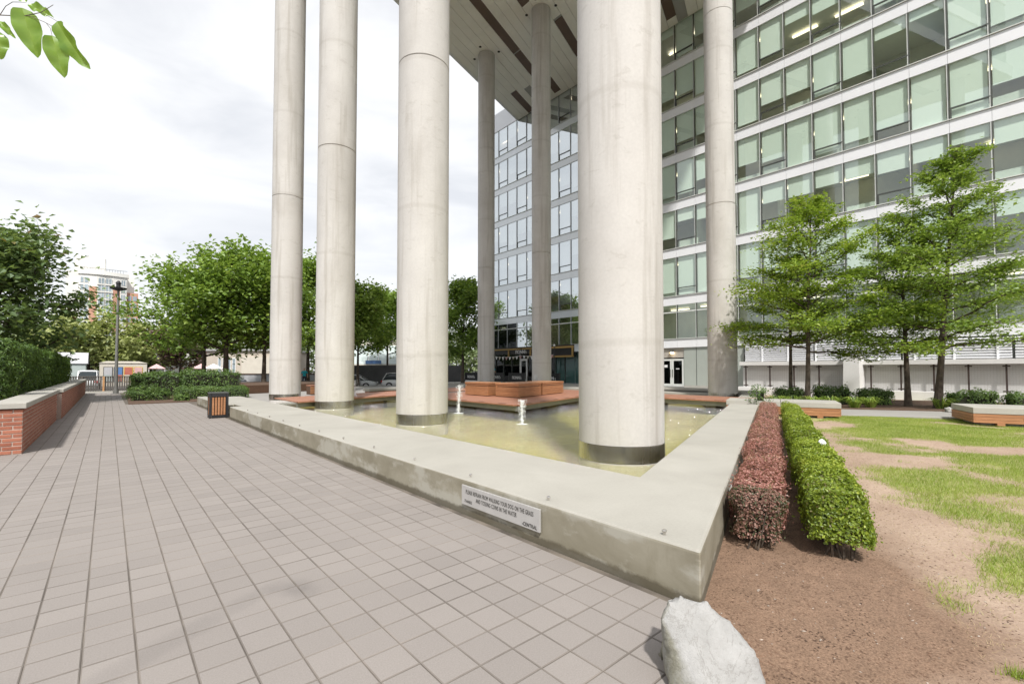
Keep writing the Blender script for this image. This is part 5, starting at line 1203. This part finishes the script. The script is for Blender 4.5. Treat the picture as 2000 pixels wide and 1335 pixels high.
# clipped cedar columns in the planter
segs = [(16.2, 17.3), (18.9, 21.3), (21.75, 24.2), (24.6, 27.0), (27.4, 30.2), (30.6, 33.6), (34.0, 37.2), (37.6, 41.0)]
lab = ['nearest clipped cedar at the left edge, standing forward of the rest', 'second clipped cedar from the left, dark side towards the gap', 'third clipped cedar from the left, behind the brick wall joint', 'fourth clipped cedar along the brick wall', 'fifth clipped cedar along the brick wall', 'sixth clipped cedar along the brick wall', 'second-last clipped cedar before the street', 'last clipped cedar at the street end of the brick wall']
for i, ((a, b), lb) in enumerate(zip(segs, lab)):
    t = thing('cedar_hedge', lb, 'hedge', (-2.6, (a + b) / 2, 0.74), 0, 'clipped cedars in the brick planter')
    x1 = -1.85 if i else -1.78; x0 = x1 - 1.5; zt = 2.28 + 0.06 * (i % 3) + (0.05 if i == 0 else 0)
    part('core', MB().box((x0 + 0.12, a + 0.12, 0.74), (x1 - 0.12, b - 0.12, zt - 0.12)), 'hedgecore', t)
    leaf_box('foliage', (x0, a), UX, x1 - x0, UY, b - a, 0.78, zt, 9000 if i < 3 else 5200, 0.11 if i < 3 else 0.16, 0.035 if i < 3 else 0.05, 'leaf_cedar', t, 0.10, 0, 0.4, thick=0.14, rnd_=0.22)

# ------------------------------------------------------------------ shrub bed at the end of the walk
struct('flower_bed', MB().prism([(0.72, 27.35), (4.9, 27.9), (4.9, 41.9), (0.95, 41.9)], -0.2, 0.03), 'soil')
def shrub(c, u, lu, v, lv, z0, z1, n, L, W, mat, label, group, lump=0.16, name='shrub', cat='shrub'):
    c = np.array(c, float); mid = c + np.array(u) * lu / 2 + np.array(v) * lv / 2
    t = thing(name, label, cat, (mid[0], mid[1], z0), 0, group)
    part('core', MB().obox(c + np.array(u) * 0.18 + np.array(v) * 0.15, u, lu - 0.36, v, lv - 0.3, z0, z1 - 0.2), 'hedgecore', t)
    leaf_box('foliage', c, u, lu, v, lv, z0, z1, n, L, W, mat, t, lump, 0, 0.6, thick=0.2, rnd_=0.4); return t
GS = 'shrubs in the bed at the end of the walk'
shrub((1.0, 34.2), UX, 2.4, UY, 2.6, 0, 1.35, 5000, 0.11, 0.07, 'leaf_shrub', 'tall dark shrub at the left end of the bed by the lamp post', GS)
shrub((3.3, 33.6), UX, 3.2, UY, 2.6, 0, 1.45, 6000, 0.11, 0.07, 'leaf_shrub', 'long glossy green shrub behind the low clipped one', GS, 0.22)
shrub((2.7, 29.5), UX, 3.4, UY, 1.5, 0, 0.66, 8000, 0.07, 0.045, 'leaf_shrub', 'low clipped dark hedge mound behind the litter bin', GS, 0.05, 'low_hedge', 'hedge')
for i, (x, y, s, lb) in enumerate(((1.25, 30.2, 0.45, 'small spreading shrub at the left front of the bed'), (2.05, 30.0, 0.42, 'small pale shrub in the middle of the bed front'), (2.9, 28.6, 0.28, 'tiny wispy plant in front of the low clipped mound'), (1.5, 32.4, 0.6, 'rounded shrub between the tall one and the small front ones'))):
    shrub((x - s, y - s), UX, 2 * s, UY, 2 * s, 0.02, s * 1.15, 1600, 0.09, 0.04, 'leaf_shrub', lb, GS, 0.25, 'small_shrub')

# planting in front of the louvred wall
GP = 'shrubs before the louvred wall'
def along(q, off=0.0): return np.array([22.6, 4.6]) + PD * q + PN * off
for i, (q, off, w_, h_, lb) in enumerate(((-2.6, 2.3, 1.2, 0.75, 'dark shrub behind the far slab bench, first of the row'), (-1.1, 2.0, 1.5, 0.80, 'dark shrub left of the upright trunk'), (0.7, 2.4, 1.3, 0.72, 'dark shrub between the two right-hand trunks'), (3.6, 1.6, 1.6, 0.7, 'dark leafy shrub right of the tallest tree'), (5.4, 1.4, 1.6, 0.66, 'dark leafy shrub at the right edge behind the slab bench'))):
    shrub(along(q, off), PD, w_, PN, 0.9, 0.04, h_, 2600, 0.085, 0.05, 'leaf_shrub', lb, GP, 0.16)
def lily(c, n, L, label):
    t = thing('lily_clump', label, 'plant', (c[0], c[1], 0.05), 0, 'strap-leaved clumps along the path'); rg = hashrng(label); m = []; rv = []
    V = []; F = []
    for i in range(n):
        a = rg.uniform(0, 6.28); r0 = 0.18 * rg.random(); p = np.array([r0 * math.cos(a), r0 * math.sin(a), 0]); ln = L * rg.uniform(0.6, 1.2); d = np.array([math.cos(a), math.sin(a), 0]); s_ = np.array([-d[1], d[0], 0]) * 0.014
        p1 = p + d * ln * 0.3 + np.array([0, 0, ln * 0.62]); p2 = p + d * ln * 0.8 + np.array([0, 0, ln * 0.45]); b = len(V)
        V += [p - s_, p + s_, p1 + s_, p1 - s_, p2]; F += [(b, b + 1, b + 2), (b, b + 2, b + 3), (b + 3, b + 2, b + 4)]; rv += [rg.random()] * 5
    o = bpy.data.objects.new('blades', np_mesh('blades', np.array(V), np.array(F), 'blade_lily', np.array(rv))); link(o, t)
for i, (q, off) in enumerate(((-3.0, 0.4), (-2.3, 0.7), (-1.6, 0.35), (-0.9, 0.7), (-0.2, 0.35), (0.5, 0.75), (2.9, 0.9))):
    c = along(q, off); lily(c, 90, 0.62, ['first strap-leaved clump, next to the far slab bench', 'second strap-leaved clump along the path', 'third strap-leaved clump along the path', 'fourth strap-leaved clump along the path', 'fifth strap-leaved clump, in front of the upright trunk', 'sixth strap-leaved clump, left of the tallest tree', 'lone strap-leaved clump right of the tallest tree'][i])
shrub((16.9, 6.6), U3, 0.5, P3, 0.5, 0.0, 0.95, 500, 0.09, 0.04, 'leaf_shrub', 'thin leggy shrub at the far end of the barberry hedge', GP, 0.3, 'small_shrub')

# ------------------------------------------------------------------ lamp post
t = thing('lamp_post', 'tall grey lamp post at the street end of the walk', 'lamp post', (0.39, 39.7, 0))
part('base_plate', MB().lathe([(0.26, 0), (0.26, 0.03), (0.15, 0.05), (0.15, 0.3)], 16), 'polegrey', t, w=False)
part('pole', MB().lathe([(0.10, 0.28), (0.08, 3.0), (0.06, 7.1)], 16), 'polegrey', t, w=False, smooth=True)
part('lamp_head', MB().lathe([(0.10, 6.75), (0.42, 6.86), (0.45, 6.95), (0.12, 7.02), (0.12, 7.2), (0.16, 7.25), (0.05, 7.42)], 18), 'black', t, w=False, smooth=False)

# ------------------------------------------------------------------ street fence
fe = thing('picket_fence', 'weathered grey picket fence across the end of the walk', 'fence', (0, 51, -0.4))
pk = MB().box((-0.055, -0.012, 0.05), (0.055, 0.012, 1.38)).mesh('picket', 'fencewood')
for i in range(72): inst('picket', pk, fe, (-5.4 + i * 0.15, random.gauss(0, 0.003), random.gauss(0, 0.006)), (0, random.gauss(0, 0.006), 0))
part('top_rail', MB().box((-5.5, -0.06, 1.38), (5.4, 0.06, 1.45)), 'fencewood', fe, w=False)
part('rail', MB().box((-5.5, 0.014, 0.3), (5.4, 0.05, 0.4)), 'fencewood', fe, w=False)
for x in (-3.4, -1.6, -0.28, 1.75, 3.6): part('post', MB().box((x - 0.06, -0.10, 0), (x + 0.06, -0.02, 1.42)), 'orangepost' if x in (-0.28, 1.75) else 'fencewood', fe, w=False)

# ------------------------------------------------------------------ vehicles
def loft(m, st, n=12):
    """stations (x, zlo, zhi, halfwidth, corner)"""
    vs = []; fs = []
    for (x, a, b, hw, cr_) in st:
        for j in range(n):
            th = 2 * math.pi * (j + 0.5) / n; c, s = math.cos(th), math.sin(th); e = 0.38
            vs.append((x, hw * math.copysign(abs(c) ** e, c), (a + b) / 2 + (b - a) / 2 * math.copysign(abs(s) ** e, s)))
    for i in range(len(st) - 1):
        for j in range(n): fs.append((i * n + j, i * n + (j + 1) % n, (i + 1) * n + (j + 1) % n, (i + 1) * n + j))
    fs.append(tuple(range(n - 1, -1, -1))); q = (len(st) - 1) * n; fs.append(tuple(range(q, q + n))); return m.add(vs, fs)
def car(label, loc, rz, paint, kind='hatch', L=4.3, Hh=1.48):
    t = thing('parked_car', label, 'car', loc, rz, 'vehicles in the street'); h2 = L / 2
    part('body', loft(MB(), [(-h2, 0.42, 0.72, 0.62, 0), (-h2 + 0.12, 0.28, 0.88, 0.78, 0), (-h2 + 0.7, 0.24, 0.95, 0.86, 0), (-0.2, 0.24, 0.94, 0.88, 0), (h2 - 1.3, 0.24, 0.92, 0.87, 0), (h2 - 0.5, 0.26, 0.82, 0.84, 0), (h2 - 0.1, 0.3, 0.7, 0.74, 0), (h2, 0.4, 0.6, 0.62, 0)], 16), paint, t, w=False, smooth=True)
    bk = -h2 + (0.15 if kind != 'sedan' else 0.75)
    st = [(bk, 0.86, 0.98, 0.70, 0), (bk + 0.35, 0.86, Hh - 0.1, 0.66, 0), (bk + 0.8, 0.86, Hh, 0.64, 0), (0.1, 0.86, Hh, 0.64, 0), (0.75, 0.86, Hh - 0.2, 0.66, 0), (1.35, 0.84, 0.92, 0.70, 0)]
    part('window', loft(MB(), st, 16), 'carglass', t, w=False, smooth=True)
    part('roof', loft(MB(), [(bk + 0.36, Hh - 0.12, Hh - 0.06, 0.6, 0), (bk + 0.8, Hh - 0.03, Hh + 0.03, 0.62, 0), (0.1, Hh - 0.03, Hh + 0.03, 0.62, 0), (0.42, Hh - 0.13, Hh - 0.07, 0.6, 0)], 16), paint, t, w=False, smooth=True)
    for s in (-1, 1):
        for (a, b) in (((bk + 0.02, 0.92), (bk + 0.42, Hh - 0.03)), ((-0.25, 0.9), (-0.2, Hh - 0.02)), ((1.32, 0.9), (0.42, Hh - 0.05))):
            part('pillar', MB().tube([(a[0], s * 0.705, a[1]), (b[0], s * 0.655, b[1])], 0.04, 6), paint, t, w=False)
        part('headlight', MB().box((h2 - 0.26, s * 0.62 - 0.13, 0.58), (h2 - 0.03, s * 0.62 + 0.13, 0.72)), 'headlamp', t, w=False, bevel=0.03)
        part('tail_light', MB().box((-h2 - 0.0, s * 0.64 - 0.13, 0.62), (-h2 + 0.16, s * 0.64 + 0.13, 0.84)), 'lampred', t, w=False, bevel=0.03)
        part('mirror', MB().box((0.8, s * 0.93 - 0.09, 0.93), (0.95, s * 0.93 + 0.09, 1.05)), paint, t, w=False, bevel=0.03)
        for x in (-h2 + 0.85, h2 - 0.88):
            wv_ = part('wheel', MB().lathe([(0.2, -0.11), (0.31, -0.11), (0.33, -0.07), (0.33, 0.07), (0.31, 0.11), (0.2, 0.11)], 24, cap=False), 'tyre', t, w=False, smooth=True); wv_.location = (x, s * 0.80, 0.33); wv_.rotation_euler = (R(90), 0, 0)
            part('rim', MB().lathe([(0.21, -0.06), (0.21, 0.06)], 20), 'rim', wv_, w=False)
    return t
ZST = -0.36
car('charcoal hatchback parked behind the thick-trunked maple', (8.3, 49.3, ZST), R(-37), 'car_dark', 'hatch', 4.4, 1.46)
car('silver sedan seen right of the third column', (18.3, 44.9, ZST), R(-37), 'car_silver', 'sedan', 4.7, 1.46)
car('white car half hidden left of the second column', (22.9, 43.0, ZST), R(-37), 'car_white', 'hatch', 4.4, 1.6)
car('white car behind the picket fence, seen from its back', (-1.45, 62.5, ZST), R(88), 'car_white', 'hatch', 4.4, 1.85)

# ------------------------------------------------------------------ people
def person(label, loc, rz, seated=False, shirt='teal'):
    bm = bmesh.new(); J = {}; rads = []
    def jt(n_, p, r_): J[n_] = len(rads); bm.verts.new(p); rads.append(r_)
    jt('pelvis', (0, 0, 0.95), 0.15); jt('waist', (0, 0, 1.1), 0.135); jt('chest', (0, 0.01, 1.32), 0.165); jt('neck', (0, 0, 1.5), 0.06); jt('head', (0, 0.02, 1.62), 0.09); jt('crown', (0, 0.01, 1.73), 0.085)
    for s, nm_ in ((-1, 'l'), (1, 'r')):
        jt(nm_ + 'hip', (s * 0.1, 0, 0.9), 0.10); jt(nm_ + 'knee', (s * 0.11, 0.05 * s + 0.02, 0.5), 0.065); jt(nm_ + 'ank', (s * 0.11, 0.10 * s - 0.03, 0.09), 0.045); jt(nm_ + 'toe', (s * 0.12, 0.10 * s + 0.14, 0.04), 0.04)
        jt(nm_ + 'sh', (s * 0.19, 0, 1.42), 0.07); jt(nm_ + 'el', (s * 0.26, -0.04 * s, 1.15), 0.047); jt(nm_ + 'wr', (s * 0.27, 0.1 * s + 0.03, 0.92), 0.033); jt(nm_ + 'hd', (s * 0.27, 0.12 * s + 0.05, 0.82), 0.04)
    bm.verts.ensure_lookup_table(); V_ = bm.verts
    ch = [('pelvis', 'waist'), ('waist', 'chest'), ('chest', 'neck'), ('neck', 'head'), ('head', 'crown')]
    for nm_ in 'lr': ch += [('pelvis', nm_ + 'hip'), (nm_ + 'hip', nm_ + 'knee'), (nm_ + 'knee', nm_ + 'ank'), (nm_ + 'ank', nm_ + 'toe'), ('chest', nm_ + 'sh'), (nm_ + 'sh', nm_ + 'el'), (nm_ + 'el', nm_ + 'wr'), (nm_ + 'wr', nm_ + 'hd')]
    for a, b in ch: bm.edges.new((V_[J[a]], V_[J[b]]))
    me = bpy.data.meshes.new('body'); bm.to_mesh(me); bm.free(); o = bpy.data.objects.new('tmp_body', me); COL.objects.link(o)
    mod = o.modifiers.new('skin', 'SKIN'); sk = me.skin_vertices[0].data
    for i, r_ in enumerate(rads): sk[i].radius = (r_, r_ * (0.72 if i in (0, 1, 2) else 1.0))
    sk[0].use_root = True; ss = o.modifiers.new('sub', 'SUBSURF'); ss.levels = 2; ss.render_levels = 2
    bpy.context.view_layer.update(); dg = bpy.context.evaluated_depsgraph_get(); m2 = bpy.data.meshes.new_from_object(o.evaluated_get(dg)); bpy.data.objects.remove(o)
    m2.materials.clear()
    for k2 in ('skin', shirt, 'denim', 'hair'): m2.materials.append(MAT[k2])
    for p in m2.polygons:
        c = p.center; i = 0
        if c.z < 0.98 and abs(c.x) < 0.22: i = 2
        elif c.z < 1.49 and (c.z > 1.2 or abs(c.x) < 0.2): i = 1
        elif c.z > 1.70 or (c.z > 1.58 and c.y < 0.0): i = 3
        p.material_index = i; p.use_smooth = True
    t = thing('person', label, 'person', loc, rz); q = bpy.data.objects.new('body', m2); link(q, t); return t
person('person in a turquoise top standing between the two leftmost columns', (13.6, 44.6, 0.0), R(150))
person('person in a turquoise shirt standing at the pub window', (31.2, 38.7, 0.27), R(100))

# ------------------------------------------------------------------ things beyond the street
def wall_line(name, label, a, b, z0, z1, mat, cap=None, th=0.2, cat='wall'):
    a = np.array(a, float); b = np.array(b, float); d = b - a; L = np.linalg.norm(d); d /= L; nrm_ = np.array([-d[1], d[0]])
    t = thing(name, label, cat, (a[0], a[1], z0)); npn = max(2, int(L / 2.4))
    for i in range(npn): part('panel', MB().obox(d * (L / npn * i + 0.004), d, L / npn - 0.008, nrm_, th, 0, z1 - z0), mat, t, w=False)
    if cap: part('top_rail', MB().obox(-d * 0.05 - nrm_ * 0.05, d, L + 0.1, nrm_, th + 0.1, z1 - z0 + 0.003, z1 - z0 + 0.12), cap, t, w=False)
    return t
wall_line('hoarding', 'light grey hoarding with brown rail behind the parked dark car', (2.0, 61.7), (16.2, 49.9), -0.4, 1.05, 'ltgrey', 'brownclad')
wall_line('hoarding', 'charcoal hoarding behind the silver car', (17.6, 51.0), (30.5, 40.8 + 2.4), -0.4, 2.05, 'greywall', None)
# beige house with tall windows
hs = thing('beige_house', 'beige stucco house with tall narrow windows behind the maples', 'house', (12, 69.5, -0.4)); a = np.array([9.6, 71.4]); dh = np.array([0.75, -0.66])
nh = np.array([0.66, 0.75])
part('wall', MB().obox(a - hs.location.xy.to_tuple() if False else a, dh, 9.5, nh, 8, -0.4, 4.0), 'beige', hs)
part('roof', MB().obox(a - dh * 0.3 - nh * 0.3, dh, 10.1, nh, 8.6, 4.003, 4.25), 'soffit_grey', hs)
for i in range(4):
    wv_ = part('window', MB().obox(a + dh * (1.5 + i * 0.62) - nh * 0.03, dh, 0.46, nh, 0.06, 1.15, 3.1), 'white', hs); part('pane', MB().obox(a + dh * (1.57 + i * 0.62) - nh * 0.045, dh, 0.32, nh, 0.02, 1.25, 3.0), 'condo_glass', wv_)
part('gable', MB().obox(a + dh * 4.8 - nh * 0.4, dh, 4.6, nh, 0.4, -0.4, 3.2), 'cream', hs)
# market hall with sloped glazing
mh = thing('glazed_building', 'low building with sloped pale glazing and small blue sign', 'building', (25, 60, -0.4)); a = np.array([22.0, 62.9]); dh = np.array([0.74, -0.67]); nh = np.array([0.67, 0.74])
part('wall', MB().obox(a, dh, 14, nh, 10, -0.4, 2.3), 'cream', mh)
for i in range(10):
    p0 = a + dh * (1.4 * i + 0.04); p1 = a + dh * (1.4 * i + 1.32); q = nh * 2.4
    part('glazing_panel', MB().add([(*p0, 2.31), (*p1, 2.31), (*(p1 + q - dh * 0.7), 4.9), (*(p0 + q - dh * 0.7), 4.9), (*(p0 + nh * 0.06), 2.30), (*(p1 + nh * 0.06), 2.30), (*(p1 + q - dh * 0.7 + nh * 0.06), 4.88), (*(p0 + q - dh * 0.7 + nh * 0.06), 4.88)], [(0, 1, 2, 3), (7, 6, 5, 4), (0, 4, 5, 1), (1, 5, 6, 2), (2, 6, 7, 3), (3, 7, 4, 0)]), 'sloped', mh)
    part('glazing_bar', MB().tube([(*(p0 - dh * 0.02 - nh * 0.03), 2.3), (*(p0 + q - dh * 0.72 - nh * 0.03), 4.95)], 0.05, 5), 'white', mh)
part('upper_wall', MB().obox(a + nh * 2.45, dh, 14, nh, 7, 2.4, 5.6), 'cream', mh)
part('sign', MB().obox(a + dh * 5.3 - nh * 0.12, dh, 2.1, nh, 0.08, 2.35, 2.8), 'blue', mh)
# kiosk with posters
kk_ = thing('poster_kiosk', 'cream pavilion with a row of bright posters behind the fence', 'kiosk', (1.2, 73.0, -0.4))
part('wall', MB().box((-2.0, 0, 0), (2.4, 2.2, 2.75)), 'cream', kk_, w=False); m = MB()
part('roof', MB().add([(-2.1, -0.1, 2.76), (2.5, -0.1, 2.76), (2.5, 2.3, 2.76), (-2.1, 2.3, 2.76), (-1.4, -0.05, 2.98), (1.6, -0.05, 2.98), (1.6, 2.2, 2.98), (-1.4, 2.2, 2.98)], [(3, 2, 1, 0), (4, 5, 6, 7), (0, 1, 5, 4), (1, 2, 6, 5), (2, 3, 7, 6), (3, 0, 4, 7)]), 'cream', kk_, w=False)
for i, (c1, c2, fr_) in enumerate((('ltgrey', 'sloped', 'frame_dark'), ('blue', 'redp', 'frame_dark'), ('redp', 'cream', 'yellowp'), ('pinkp', 'yellowp', 'yellowp'))):
    x0 = -1.65 + i * 0.93; f_ = part('poster_frame', MB().box((x0, -0.05, 0.5), (x0 + 0.84, -0.003, 2.3)), fr_, kk_, w=False)
    part('poster', MB().box((x0 + 0.06, -0.06, 1.35), (x0 + 0.78, -0.052, 2.24)), c1, f_, w=False); part('poster', MB().box((x0 + 0.06, -0.06, 0.56), (x0 + 0.78, -0.052, 1.34)), c2, f_, w=False)
# red tent-like stalls and stop sign glimpsed behind the shrubs
for i, (x, y, mt, lb) in enumerate(((4.6, 74, 'pinkp', 'small pink stall roof right of the poster kiosk'), (8.4, 66.5, 'pinkp', 'pink stall roof behind the long green shrub'), (9.6, 66.0, 'white', 'white stall roof beside the pink one'))):
    t = thing('market_stall', lb, 'stall', (x, y, -0.4), 0, 'market stalls beyond the street')
    part('canopy', MB().add([(-0.9, -0.9, 2.1), (0.9, -0.9, 2.1), (0.9, 0.9, 2.1), (-0.9, 0.9, 2.1), (0, 0, 2.7)], [(3, 2, 1, 0), (0, 1, 4), (1, 2, 4), (2, 3, 4), (3, 0, 4)]), mt, t, w=False)
    for sx_ in (-0.8, 0.8):
        for sy_ in (-0.8, 0.8): part('leg', MB().box((sx_ - 0.03, sy_ - 0.03, 0), (sx_ + 0.03, sy_ + 0.03, 2.098)), 'white', t, w=False)
    part('counter', MB().box((-0.75, -0.75, 0), (0.75, 0.75, 0.9)), mt, t, w=False)
# pale sheds behind the white car
t = thing('pale_shed', 'pale green sheds far behind the white car', 'shed', (-5.4, 88, -0.4))
part('wall', MB().box((-4, 0, 0), (3.0, 5, 2.8)), 'sloped', t, w=False); part('roof', MB().add([(-4.2, -0.2, 2.81), (3.2, -0.2, 2.81), (3.2, 5.2, 2.81), (-4.2, 5.2, 2.81), (-4.2, 2.5, 4.4), (3.2, 2.5, 4.4)], [(3, 2, 1, 0), (0, 1, 5, 4), (2, 3, 4, 5), (0, 4, 3), (1, 2, 5)]), 'ltgrey', t, w=False)
t = thing('white_house', 'white clapboard house behind the plum tree', 'house', (8.5, 108, -0.4))
part('wall', MB().box((-3.2, 0, 0), (3.2, 6, 5.6)), 'condo_white', t, w=False); part('roof', MB().add([(-3.5, -0.3, 5.61), (3.5, -0.3, 5.61), (3.5, 6.3, 5.61), (-3.5, 6.3, 5.61), (0, -0.3, 8), (0, 6.3, 8)], [(3, 2, 1, 0), (0, 1, 4), (2, 3, 5), (0, 4, 5, 3), (1, 2, 5, 4)]), 'soffit_grey', t, w=False)
for x in (-2.2, -0.5, 1.2):
    wv_ = part('window', MB().box((x, -0.06, 3.2), (x + 1.0, -0.003, 4.8)), 'white', t, w=False); part('pane', MB().box((x + 0.1, -0.08, 3.3), (x + 0.9, -0.065, 4.7)), 'condo_glass', wv_, w=False)

# apartment tower
CY = 250.0
cd = thing('apartment_tower', 'pale apartment tower with brick panels and rounded glazed front', 'building', (-1, CY, -0.4))
kx = lambda px: (px - 213) * 0.157 + 1.0
kz = lambda py: 1.6 + (721 - py) * 0.211 + 0.4
part('wall', MB().box((kx(128), 1.5, 0), (kx(246), 16, kz(536))), 'condo_white', cd, w=False)
part('penthouse', MB().box((kx(143), 3, kz(535.9)), (kx(203), 14, kz(503))), 'condo_white', cd, w=False, bevel=0.3)
part('side_wing', MB().box((kx(246.1), 2.5, 0), (kx(270), 15, kz(568))), 'condo_brick', cd, w=False)
part('stair_tower', MB().box((kx(246.1), 6, kz(567.9)), (kx(262), 14, kz(528))), 'condo_white', cd, w=False)
# rounded front: cornice, brick piers, glazed bay
arc = [(kx(150) + (kx(250) - kx(150)) * i / 16, 1.2 - 2.0 * math.sin(math.pi * i / 16)) for i in range(17)]
part('cornice', MB().prism([(x, y - 0.5) for x, y in arc] + [(kx(250), 3), (kx(150), 3)], kz(540), kz(533)), 'condo_white', cd, w=False)
def arcy(x): f = (x - kx(150)) / (kx(250) - kx(150)); return 1.2 - 2.0 * math.sin(math.pi * min(1, max(0, f)))
for (a, b, zt, mt) in ((152, 172, 540.2, 'condo_white'), (172.1, 187, 563, 'condo_brick'), (172.1, 187, 540.2, 'condo_white'), (187.1, 217.9, 540.2, 'condo_white'), (218, 232, 566, 'condo_brick'), (218, 232, 540.2, 'condo_white'), (232.1, 246, 540.2, 'condo_white')):
    z0 = 0 if mt == 'condo_brick' or zt > 541 else (kz(562.9) if (a, b) == (172.1, 187) else kz(565.9) if a == 218 else 0)
    part('front_pier', MB().prism([(kx(a), arcy(kx(a))), (kx(b), arcy(kx(b))), (kx(b), 2), (kx(a), 2)], z0, kz(zt)), mt, cd, w=False)
for fl in range(12):
    zt = kz(546 + fl * 14.2)
    if zt < 3: break
    for (a, b) in ((155, 161), (163, 170), (189, 201), (203.5, 215.5), (234, 243)):
        xa, xb = kx(a), kx(b); ya, yb = arcy(xa) - 0.12, arcy(xb) - 0.12
        f_ = part('window', MB().prism([(xa, ya), (xb, yb), (xb, yb + 0.1), (xa, ya + 0.1)], zt - 2.1, zt), 'condo_glass', cd, w=False)
        m = MB(); n_ = 2 if b - a > 8 else 1
        for q in range(n_ + 1): x = xa + (xb - xa) * q / n_; y_ = ya + (yb - ya) * q / n_; m.box((x - 0.07, y_ - 0.06, zt - 2.15), (x + 0.07, y_ - 0.003, zt + 0.05))
        part('frame', m, 'condo_white', f_, w=False)
    for (a, b) in ((249, 256), (259, 267)):
        if zt < kz(570): part('window', MB().box((kx(a), 2.38, zt - 2.0), (kx(b), 2.48, zt)), 'condo_glass', cd, w=False)
    if fl % 1 == 0:
        xa, xb = kx(187.2), kx(217.8); part('balcony', MB().prism([(xa, arcy(xa) - 0.55), (xb, arcy(xb) - 0.55), (xb, arcy(xb) - 0.003), (xa, arcy(xa) - 0.003)], zt - 2.75, zt - 2.3), 'condo_white', cd, w=False)
for i in range(16): x = kx(156) + i * 0.85; part('roof_rail', MB().box((x, 0.2, kz(532.9)), (x + 0.1, 0.3, kz(528))), 'frame_dark', cd, w=False)
part('roof_rail', MB().box((kx(156), 0.18, kz(527.9)), (kx(246), 0.32, kz(527.2))), 'frame_dark', cd, w=False)
# lower white block left of the tower, glimpsed below the dark tree
t = thing('long_block', 'long low pale block far behind the cedars at the left', 'building', (-22, 170, -0.4))
part('wall', MB().box((-16, 0, 0), (13, 12, 14)), 'condo_white', t, w=False)
for fl in range(4):
    for i in range(12): part('window', MB().box((-14.5 + i * 2.3, -0.1, 1.8 + fl * 3.1), (-13.2 + i * 2.3, -0.003, 3.5 + fl * 3.1)), 'condo_glass', t, w=False)


# ------------------------------------------------------------------ far belt of trees closing the horizon
n = 26000; tt = RNG.random(n); xw = -90 + 230 * tt; yw = 175 - 70 * tt + RNG.normal(0, 5, n)
ht = 7 + 5 * vnoise(xw, yw * 0.1, 0.09, 51) + 3 * vnoise(xw, yw * 0.1, 0.4, 52); zw = -0.4 + ht * RNG.random(n) ** 0.7
V, F, rv = leaves(np.stack([xw, yw, zw], 1), 1.3, 1.0, up=0.2, rnd=np.clip(0.3 + 0.6 * vnoise(xw, zw, 0.25, 53) + RNG.normal(0, 0.15, n), 0, 1))
o = bpy.data.objects.new('far_wood', np_mesh('far_wood', V, F, 'leaf_far', rv)); link(o); tag(o, 'hazy green belt of distant trees behind the far buildings', 'trees', kind='stuff')
